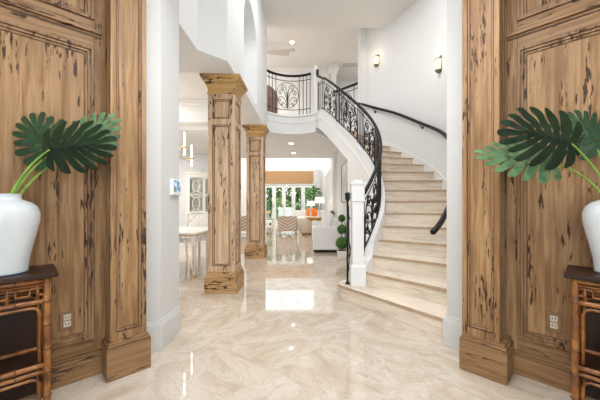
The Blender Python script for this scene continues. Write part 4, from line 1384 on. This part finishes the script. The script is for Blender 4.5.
# chandelier of lit tubes
CH = thing('dining_chandelier', 'brass chandelier with glowing candle tubes over the dining table', 'chandelier', (-2.72, 5.65, 2.2), world=True)
MB().tube([(-2.72, 5.65, 3.42), (-2.72, 5.65, 2.2)], 0.010, 8).build('rod', brass, CH)
MB().lathe([(0.05, 3.39), (0.06, 3.41), (0.06, 3.42)], -2.72, 5.65, 18).build('canopy', brass, CH)
MB().rbox((-2.72, 5.65, 2.25), (0.04, 0.04, 0.06), 1).build('hub', brass, CH)
for k, (x, y, z) in enumerate([(-2.43, 5.56, 2.30), (-2.46, 5.98, 2.14), (-2.78, 6.05, 2.30), (-3.08, 5.85, 2.14), (-3.05, 5.42, 2.30), (-2.72, 5.25, 2.14)]):
    arm = MB().tube([(-2.72, 5.65, 2.25), ((-2.72 + x) / 2, (5.65 + y) / 2, z - 0.05), (x, y, z - 0.02)], 0.009, 6).lathe([(0.012, z - 0.05), (0.034, z - 0.03), (0.036, z - 0.005), (0.018, z)], x, y, 14).build('arm', brass, CH)
    MB().tube([(x, y, z), (x, y, z + 0.26)], 0.0155, 10).tube([(x, y, z - 0.17), (x, y, z - 0.04)], 0.0155, 10).build('light_tube', tube_m, arm)
point('dining_chandelier_light', (-2.72, 5.65, 2.42), 9, 0.12, (1, 0.92, 0.78))
single('ceiling_vent', MB().box(-0.14, 0.14, -0.07, 0.07, -0.012, 0), grey_vent, 'small grey air vent in the dining room ceiling', 'vent', (-3.3, 8.7, 2.95))

# ================================================================ LIVING ROOM
SF = thing('white_sofa', 'white upholstered sofa along the right living room wall, side panel towards the hall', 'sofa', (0.48, 8.0, 0))
MB().box(-0.36, 0.36, -1.16, 1.16, 0.03, 0.075).build('plinth', dark_base, SF)
MB().box(-0.37, 0.37, -1.10, 1.10, 0.075, 0.33).build('seat_base', fabric_w, SF, bevel=0.02)
bp = []
for y0, y1 in ((-1.20, -1.08), (1.08, 1.20)):
    prof = [(-0.385, 0.07), (0.385, 0.07), (0.385, 0.70), (0.30, 0.70), (0.16, 0.655), (0.0, 0.62), (-0.16, 0.615), (-0.30, 0.635), (-0.365, 0.625), (-0.385, 0.59)]
    m = len(prof)
    MB().add([(x, y0, z) for x, z in prof] + [(x, y1, z) for x, z in prof], [tuple(range(m)), tuple(range(m, 2 * m))[::-1]] + [(i, (i + 1) % m, m + (i + 1) % m, m + i) for i in range(m)]).build('arm', fabric_w, SF, bevel=0.018)
MB().box(0.20, 0.385, -1.08, 1.08, 0.3, 0.74).build('backrest', fabric_w, SF, bevel=0.03)
for k in range(3): MB().rbox((-0.09, -0.72 + 0.72 * k, 0.40), (0.285, 0.355, 0.085), 0.3).build('seat_cushion', fabric_w, SF)
for k in range(3): MB().rbox((0.13, -0.72 + 0.72 * k, 0.60), (0.10, 0.34, 0.15), 0.35).build('back_cushion', fabric_w, SF)
for i, (x, y, z, r) in enumerate(((0.46, 7.15, 0.74, 0.3), (0.40, 7.55, 0.70, -0.2))):
    mb = MB().rbox((0, 0, 0), (0.07, 0.23, 0.23), 0.5)
    mb.build  # cushion
    o = mb.build('throw_pillow', fabric_w)
    o.location = (x, y, z); o.rotation_euler = (0.15, 0.3, r)
    tag(o, ('white throw pillow nearest the hall on the white sofa', 'white throw pillow behind the nearest one on the sofa')[i], 'pillow', 'pillows on the white sofa')

def topiary(loc, label, k=1.0):
    R = thing('ball_topiary', label, 'topiary', loc, 0, 'topiaries by the sofa')
    MB().frust(0, 0, 0, 0.085, 0.085, 0.165, 0.10, 0.10).build('pot', white_lacq, R, bevel=0.006)
    MB().box(-0.085, 0.085, -0.085, 0.085, 0.150, 0.168).build('soil', bark, R)
    MB().tube([(0, 0, 0.15), (0, 0, 0.9)], 0.010, 6).build('stem', bark, R)
    rnd = random.Random(3)
    for r, z in ((0.140, 0.325), (0.105, 0.62), (0.078, 0.86)):
        mb = MB()
        n = 1100
        base = MB().rbox((0, 0, z), (r * 0.88,) * 3, 1); mb.add(base.v, base.f, True)
        for i in range(n):
            u, ph = rnd.uniform(-1, 1), rnd.uniform(0, 2 * pi)
            q = sqrt(1 - u * u)
            d = Vector((q * cos(ph), q * sin(ph), u))
            c = Vector((0, 0, z)) + d * r * rnd.uniform(0.86, 1.02)
            a = d.orthogonal().normalized(); a.rotate(Matrix.Rotation(rnd.uniform(0, 6.28), 3, d))
            b = d.cross(a); t = (d * rnd.uniform(0.2, 0.9) + a).normalized()
            s = 0.012
            mb.add([c - b * s * .5, c + t * s, c + b * s * .5, c - t * s * .6], [(0, 1, 2, 3)])
        mb.build('leaf_ball', box_green, R)
    return R
tp = topiary((0.71, 6.17, 0), 'triple-ball boxwood topiary in a white pot beside the sofa end')
t2 = copy_tree(tp); t2.location = (0.76, 9.35, 0); t2['label'] = 'triple-ball topiary farther back, beyond the white sofa'

def armchair(loc, rz, label, mat, grp):
    R = thing('chevron_armchair', label, 'armchair', loc, rz, grp)
    # faces -y locally reversed: back towards the hall (local -y)
    MB().box(-0.36, 0.36, -0.30, 0.36, 0.16, 0.40).build('seat_base', mat, R, bevel=0.03)
    mb = MB()
    vs = []
    for z, y in ((0.14, -0.34), (0.72, -0.40)):
        for x, yy in ((-0.36, 0), (0.36, 0), (0.36, 0.11), (-0.36, 0.11)): vs.append((x, y + yy, z))
    mb.add(vs, [(0, 3, 2, 1), (4, 5, 6, 7), (0, 1, 5, 4), (1, 2, 6, 5), (2, 3, 7, 6), (3, 0, 4, 7)])
    mb.build('backrest', mat, R, bevel=0.03)
    for s in (-1, 1): MB().box(s * 0.36, s * 0.29, -0.28, 0.34, 0.16, 0.56).build('arm', mat, R, bevel=0.03)
    for sx in (-1, 1):
        for sy in (-1, 1): MB().frust(sx * 0.31, sy * 0.29, 0, 0.014, 0.014, 0.16, 0.022, 0.022).build('leg', golden_wood, R)
    MB().rbox((0, 0.03, 0.45), (0.28, 0.28, 0.07), 0.35).build('seat_cushion', mat, R)
    return R
ac = armchair((-0.81, 11.0, 0), 0, 'chevron-patterned armchair seen from behind, in front of the garden doors', chevron_m, 'chevron armchairs')
a2 = copy_tree(ac); a2.location = (-2.55, 11.1, 0); a2['label'] = 'chevron-patterned armchair glimpsed between the two wooden columns'

BC = thing('barrel_chair', 'cream rounded barrel chair left of the white sofa', 'armchair', (-0.10, 10.85, 0))
vs, fs = [], []
n = 24
for ring, (z, ro, ri) in enumerate(((0.10, 0.27, 0.20), (0.42, 0.30, 0.23), (0.62, 0.28, 0.21))):
    for k in range(n + 1):
        a = radians(150 + 240 * k / n)
        vs.append((ro * cos(a), ro * sin(a), z)); vs.append((ri * cos(a), ri * sin(a), z))
m = 2 * (n + 1)
for rg in range(2):
    for k in range(n):
        b0, b1 = rg * m + 2 * k, rg * m + 2 * k + 2
        fs += [(b0, b1, b1 + m, b0 + m), (b0 + 1, b0 + m + 1, b1 + m + 1, b1 + 1)]
for k in range(n): fs += [(2 * k, 2 * k + 1, 2 * k + 3, 2 * k + 2), (2 * m + 2 * k, 2 * m + 2 * k + 2, 2 * m + 2 * k + 3, 2 * m + 2 * k + 1)]
for e in (0, 2 * n): fs += [(e, e + m, e + m + 1, e + 1), (e + m, e + 2 * m, e + 2 * m + 1, e + m + 1)]
MB().add(vs, fs, True).build('shell', fabric_c, BC, bevel=0.02)
MB().lathe([(0.23, 0.06), (0.26, 0.10), (0.26, 0.34), (0.23, 0.40), (0.1, 0.44)], 0, 0, 24).build('seat', fabric_c, BC)
MB().lathe([(0.19, 0), (0.19, 0.06)], 0, 0, 24).build('base', golden_wood, BC)

GT = thing('side_table', 'golden wood table with a bowl-like tapering top, beyond the white sofa', 'table', (0.25, 10.1, 0))
MB().box(-0.35, 0.35, -0.24, 0.24, 0.665, 0.695).build('tabletop', golden_wood, GT, bevel=0.006)
MB().frust(0, 0, 0.51, 0.10, 0.09, 0.665, 0.33, 0.22).build('tapered_apron', golden_wood, GT, bevel=0.006)
MB().frust(0, 0, 0.0, 0.16, 0.14, 0.04, 0.15, 0.13).frust(0, 0, 0.04, 0.06, 0.06, 0.51, 0.05, 0.05).build('base', golden_wood, GT, bevel=0.004)
WC = thing('lamp_console', 'low white console in the living room carrying two lit lamps', 'console table', (0.27, 11.75, 0))
MB().box(-0.46, 0.46, -0.22, 0.22, 0.60, 0.64).build('tabletop', white_lacq, WC, bevel=0.006)
MB().box(-0.43, 0.43, -0.19, 0.19, 0.46, 0.60).build('apron', white_lacq, WC)
for sx in (-1, 1):
    for sy in (-1, 1): MB().box(sx * 0.41 - .02, sx * 0.41 + .02, sy * 0.17 - .02, sy * 0.17 + .02, 0, 0.46).build('leg', white_lacq, WC)
def lamp(loc, k, label):
    R = thing('table_lamp', label, 'lamp', loc, 0, 'table lamps in the living room')
    MB().lathe([(0.07 * k, 0), (0.07 * k, 0.02), (0.03 * k, 0.05), (0.05 * k, 0.14 * k), (0.045 * k, 0.24 * k), (0.014, 0.34 * k), (0.012, 0.58 * k)], 0, 0, 20).build('base', gloss_white, R)
    s = MB()
    vs, fs = [], []
    for z, r in ((0.56 * k, 0.20 * k), (0.80 * k, 0.165 * k)):
        for i in range(24): vs.append((r * cos(2 * pi * i / 24), r * sin(2 * pi * i / 24), z))
    fs = [(i, (i + 1) % 24, 24 + (i + 1) % 24, 24 + i) for i in range(24)]
    s.add(vs, fs, True)
    o = s.build('lamp_shade', shade_lit, R)
    o.modifiers.new('s', 'SOLIDIFY').thickness = 0.004
lamp((0.44, 11.75, 0.64), 1.0, 'larger lit table lamp on the right of the white console')
lamp((0.07, 11.80, 0.64), 0.80, 'smaller lit table lamp on the left of the white console')

S2 = thing('far_sofa', 'white sofa near the garden doors, holding an orange pillow', 'sofa', (0.05, 13.4, 0))
MB().box(-0.75, 0.75, -0.4, 0.4, 0.0, 0.42).build('seat_base', fabric_w, S2, bevel=0.03)
MB().box(-0.75, 0.75, 0.22, 0.42, 0.42, 0.85).build('backrest', fabric_w, S2, bevel=0.04)
for s in (-1, 1): MB().box(s * 0.75, s * 0.62, -0.4, 0.22, 0.42, 0.60).build('arm', fabric_w, S2, bevel=0.03)
for s in (-0.31, 0.31): MB().rbox((s, -0.1, 0.48), (0.30, 0.30, 0.09), 0.3).build('seat_cushion', fabric_w, S2)
o = MB().rbox((0, 0, 0), (0.27, 0.09, 0.19), 0.5).build('orange_pillow', orange)
o.location = (0.13, 13.3, 0.76); o.rotation_euler = (-0.2, 0, 0)
tag(o, 'bright orange pillow on the far white sofa', 'pillow')

WT = thing('drinks_cart', 'white side cart with flowers, left of the chevron armchair', 'cart', (-1.62, 11.3, 0))
MB().box(-0.2, 0.2, -0.17, 0.17, 0.58, 0.61).build('tabletop', white_lacq, WT, bevel=0.004)
MB().box(-0.18, 0.18, -0.15, 0.15, 0.22, 0.24).build('shelf', white_lacq, WT)
for sx in (-1, 1):
    for sy in (-1, 1): MB().box(sx * 0.185 - .012, sx * 0.185 + .012, sy * 0.155 - .012, sy * 0.155 + .012, 0.0, 0.58).build('leg', white_lacq, WT)
for sx in (-1, 1): MB().tube([(sx * 0.11, -0.19, 0.38), (sx * 0.11, -0.172, 0.38)], 0.045, 14).build('black_knob', dark_base, WT)
FV = thing('flower_vase', 'small bunch of cream flowers in a vase on the white cart', 'flowers', (-1.62, 11.3, 0.61))
MB().lathe([(0.04, 0), (0.06, 0.05), (0.035, 0.12), (0.045, 0.14)], 0, 0, 16).build('vase', gloss_white, FV)
mb = MB(); rnd = random.Random(5)
for k in range(26):
    a, e = rnd.uniform(0, 6.28), rnd.uniform(0.1, 1.4)
    mb.rbox((0.10 * cos(a) * sin(e), 0.10 * sin(a) * sin(e), 0.17 + 0.09 * cos(e)), (0.024,) * 3, 1)
mb.build('blooms', plain('cream_petals', (0.80, 0.72, 0.45), 0.8, var=0.15, scale=20), FV)

# picture on the right wall, woven shade, curtain, plant
PF = thing('wall_picture', 'tall framed blue-grey abstract picture on the right living room wall', 'picture', (0.90, 7.15, 1.70))
fr = MB().box(-0.03, 0, -0.62, -0.58, -0.5, 0.5).box(-0.03, 0, 0.58, 0.62, -0.5, 0.5).box(-0.03, 0, -0.58, 0.58, 0.46, 0.5).box(-0.03, 0, -0.58, 0.58, -0.5, -0.46)
fr.build('frame', nickel, PF)
MB().box(-0.015, -0.002, -0.58, 0.58, -0.46, 0.46).build('print', picture_m, PF)
sd = MB()
nf = 9
for k in range(nf):
    z0, z1 = 2.30 + k * 0.70 / nf, 2.30 + (k + 1) * 0.70 / nf
    sd.add([(-2.47, BW - 0.06, z0), (0.22, BW - 0.06, z0), (0.22, BW - 0.06, z1), (-2.47, BW - 0.06, z1), (-2.47, BW - 0.085, z0), (0.22, BW - 0.085, z0), (0.22, BW - 0.07, z1), (-2.47, BW - 0.07, z1)],
           [(0, 1, 2, 3), (4, 7, 6, 5), (0, 4, 5, 1), (2, 6, 7, 3), (0, 3, 7, 4), (1, 5, 6, 2)])
single('roman_shade', at_origin(sd, -1.12, BW - 0.06, 2.3), rattan_shade, 'folded orange-tan woven shade above the garden doors', 'window shade', (-1.12, BW - 0.06, 2.3))
vs, fs = [], []
n = 40
for z in (0.02, 3.05):
    for k in range(n + 1): vs.append((0.28 + 0.40 * k / n, BW - 0.10 + 0.03 * sin(2 * pi * k / 5), z))
fs = [(k, k + 1, n + 2 + k, n + 1 + k) for k in range(n)]
cu = MB().add([(x - 0.28, y - BW, z) for x, y, z in vs], fs, True)
o = single('curtain', cu, plain('pale_curtain', (0.62, 0.60, 0.58), 0.9), 'pale pleated curtain panel at the right of the garden doors', 'curtain', (0.28, BW, 0))
o.modifiers.new('s', 'SOLIDIFY').thickness = 0.004

def leafy(mb, c, rad, n, size, rnd, squash=1.0):
    for i in range(n):
        d = Vector((rnd.gauss(0, 1), rnd.gauss(0, 1), rnd.gauss(0, 1))).normalized()
        p = Vector(c) + Vector((d.x * rad[0], d.y * rad[1], d.z * rad[2])) * rnd.uniform(0.55, 1.05)
        t = Vector((rnd.gauss(0, 1), rnd.gauss(0, 1), rnd.gauss(0, .7))).normalized()
        b = t.orthogonal().normalized(); b.rotate(Matrix.Rotation(rnd.uniform(0, 6.28), 3, t))
        s = size * rnd.uniform(0.7, 1.3)
        mb.add([p - t * s, p - b * s * .42, p + t * s, p + b * s * .42], [(0, 1, 2, 3)])
rnd = random.Random(11)
FP = thing('potted_fig_tree', 'leafy green indoor tree in front of the garden doors, above the lamps', 'plant', (0.25, 14.6, 0))
MB().lathe([(0.14, 0), (0.19, 0.30), (0.18, 0.30)], 0, 0, 20).build('pot', white_lacq, FP)
MB().tube([(0, 0, 0.25), (0.02, 0, 0.9), (-0.01, 0.02, 1.6)], 0.02, 8).build('trunk', bark, FP)
mb = MB()
leafy(mb, (0.0, 0, 1.68), (0.42, 0.35, 0.38), 170, 0.11, rnd)
mb.build('foliage', room_green, FP)

# ceiling downlights
def downlight(x, y, z, label, pw):
    R = thing('ceiling_downlight', label, 'ceiling light', (x, y, z), 0, 'recessed ceiling lights')
    MB().lathe([(0.085, -0.006), (0.085, -0.001)], 0, 0, 24).build('trim_ring', trim_m, R)
    MB().lathe([(0.058, -0.010), (0.058, -0.006)], 0, 0, 24).build('bulb', bulb_m, R)
    spot('downlight_lamp', (x, y, z - 0.03), pw, 0.04, (1, 0.93, 0.82))
downlight(-0.495, 7.95, LOWC, 'recessed ceiling light under the balcony, the nearer of two', 26)
downlight(-0.515, 9.48, LOWC, 'recessed ceiling light under the balcony, the farther of two', 26)
downlight(-0.48, 7.98, CEIL2, 'recessed ceiling light in the high loft ceiling', 8)
SD = thing('smoke_detector', 'round grey smoke detector on the loft ceiling behind the downlight', 'smoke detector', (-0.50, 8.40, CEIL2))
MB().lathe([(0.05, -0.04), (0.075, -0.03), (0.085, -0.001)], 0, 0, 24).build('body', grey_vent, SD)
MB().lathe([(0.02, -0.046), (0.03, -0.041)], 0, 0, 18).build('sensor_cap', plast_w, SD)

# ceiling fan
FN = thing('ceiling_fan', 'white ceiling fan in the loft, one blade showing past the left wall', 'ceiling fan', (-1.36, 8.05, 5.45), 0)
MB().lathe([(0.05, -0.12), (0.11, -0.09), (0.12, -0.02), (0.08, 0.02), (0.02, 0.05), (0.018, 0.20), (0.06, 0.22), (0.07, 0.249)], 0, 0, 24).build('motor', white_lacq, FN)
for k in range(3):
    a = radians(2 + 120 * k)
    mb = MB()
    vs = []
    for x, w in ((0.10, 0.035), (0.35, 0.07), (0.60, 0.095), (0.78, 0.10), (0.80, 0.085)):
        for yy, zz_ in ((-w, w * 0.35), (w, -w * 0.35)):
            for dz in (0, 0.008): vs.append((x * cos(a) - yy * sin(a), x * sin(a) + yy * cos(a), zz_ + dz))
    fs = []
    for i in range(4):
        b = i * 4
        fs += [(b, b + 4, b + 6, b + 2), (b + 1, b + 3, b + 7, b + 5), (b, b + 1, b + 5, b + 4), (b + 2, b + 6, b + 7, b + 3)]
    fs += [(0, 2, 3, 1), (16, 17, 19, 18)]
    mb.add(vs, fs).build('blade', plain('fan_blade_%d' % k, (0.55, 0.52, 0.47), 0.6), FN)

# loft: arched door and white pilaster
AD = thing('arched_door', 'dark brown arched shutter door on the loft wall behind the balcony railing', 'door', (-1.48, 9.45, FLOOR2))
ap = arch_poly(-0.42, 0.42, 0.0, 1.78)
m = len(ap)
MB().add([(x, -0.04, z) for x, z in ap] + [(x, 0, z) for x, z in ap], [tuple(range(m)), tuple(range(m, 2 * m))[::-1]] + [(i, (i + 1) % m, m + (i + 1) % m, m + i) for i in range(m)]).build('leaf', brown_door, AD)
mb = MB()
for k in range(20): mb.box(-0.34, 0.34, -0.055, -0.04, 0.12 + k * 0.065, 0.155 + k * 0.065)
mb.build('louvres', brown_door, AD)
LP = thing('loft_pilaster', 'white square pilaster with stepped capital on the upper landing', 'pilaster', (0.79, 9.27, FLOOR2))
MB().box(-0.09, 0.09, -0.09, 0.09, 0, 2.06).build('shaft', trim_m, LP)
MB().frust(0, 0, 2.06, 0.09, 0.09, 2.15, 0.15, 0.15).box(-0.165, 0.165, -0.165, 0.165, 2.15, 2.22).box(-0.13, 0.13, -0.13, 0.13, 2.22, CEIL2 - FLOOR2 - 0.001).build('capital', trim_m, LP, bevel=0.005)
single('ceiling_vent', MB().box(-0.25, 0.25, -0.12, 0.12, -0.012, 0), grey_vent, 'grey air vent in the ceiling above the upper landing', 'vent', (1.35, 9.3, CEIL2))

# ================================================================ GARDEN
struct('ground_patio', MB().box(-8, 6, 16.2, 20.5, -0.12, -0.02), stone_m)
o = MB().box(-14, 10, 20.5, 40, -0.14, -0.04).build('lawn_ground', lawn_m); o['kind'] = 'structure'
GK = thing('garden_planter', 'pale grey garden counter outside the glass doors', 'garden counter', (-1.55, 19.4, -0.02))
MB().box(-0.5, 0.5, -0.3, 0.3, 0, 0.85).build('body', grill_m, GK)
MB().box(-0.56, 0.56, -0.36, 0.36, 0.85, 0.92).build('top', plast_w, GK)
for (x, y, r, h, nl, sz, mt, nm, lab) in (
        (-3.3, 19.3, 0.6, 1.35, 800, 0.10, hedge_a, 'garden_shrub', 'dark green garden shrub outside the leftmost glass door'),
        (-2.0, 21.0, 0.7, 1.3, 700, 0.12, hedge_b, 'garden_shrub', 'light yellow-green garden shrub outside the second glass door'),
        (-0.6, 22.0, 0.6, 0.9, 600, 0.11, hedge_a, 'garden_shrub', 'mid green garden shrub outside the middle glass door'),
        (0.3, 20.6, 0.6, 1.1, 600, 0.10, hedge_a, 'garden_shrub', 'green garden shrub outside the rightmost glass door')):
    R = thing(nm, lab, 'shrub', (x, y, -0.03), 0, 'garden shrubs outside the doors')
    MB().tube([(0, 0, 0), (0, 0, h * 0.8)], 0.04, 6).build('trunk', bark, R)
    mb = MB(); leafy(mb, (0, 0, h * 0.62), (r, r * .7, h * 0.62), nl, sz, rnd); mb.build('foliage', mt, R)
for (x, y, h, mt, lab) in ((-3.2, 23.0, 4.6, hedge_a, 'tall dark tree beyond the leftmost glass door'), (-1.5, 25.5, 5.2, hedge_b, 'tall light green tree beyond the middle of the garden'), (0.4, 24.0, 4.8, hedge_a, 'tall tree beyond the right-hand glass doors'), (-5.5, 24.0, 5.0, hedge_b, 'tree at the left edge of the garden')):
    R = thing('garden_tree', lab, 'tree', (x, y, -0.04), 0, 'garden trees')
    MB().tube([(0, 0, 0), (0.08, 0, h * 0.3), (0.0, 0.05, h * 0.6)], [0.13, 0.10, 0.06], 8).build('trunk', bark, R)
    mb = MB(); leafy(mb, (0, 0, h * 0.52), (1.35, 1.0, h * 0.46), 2100, 0.18, rnd); mb.build('foliage', mt, R)
# tidy helper properties
for o in bpy.data.objects:
    if 'world_space' in o: del o['world_space']
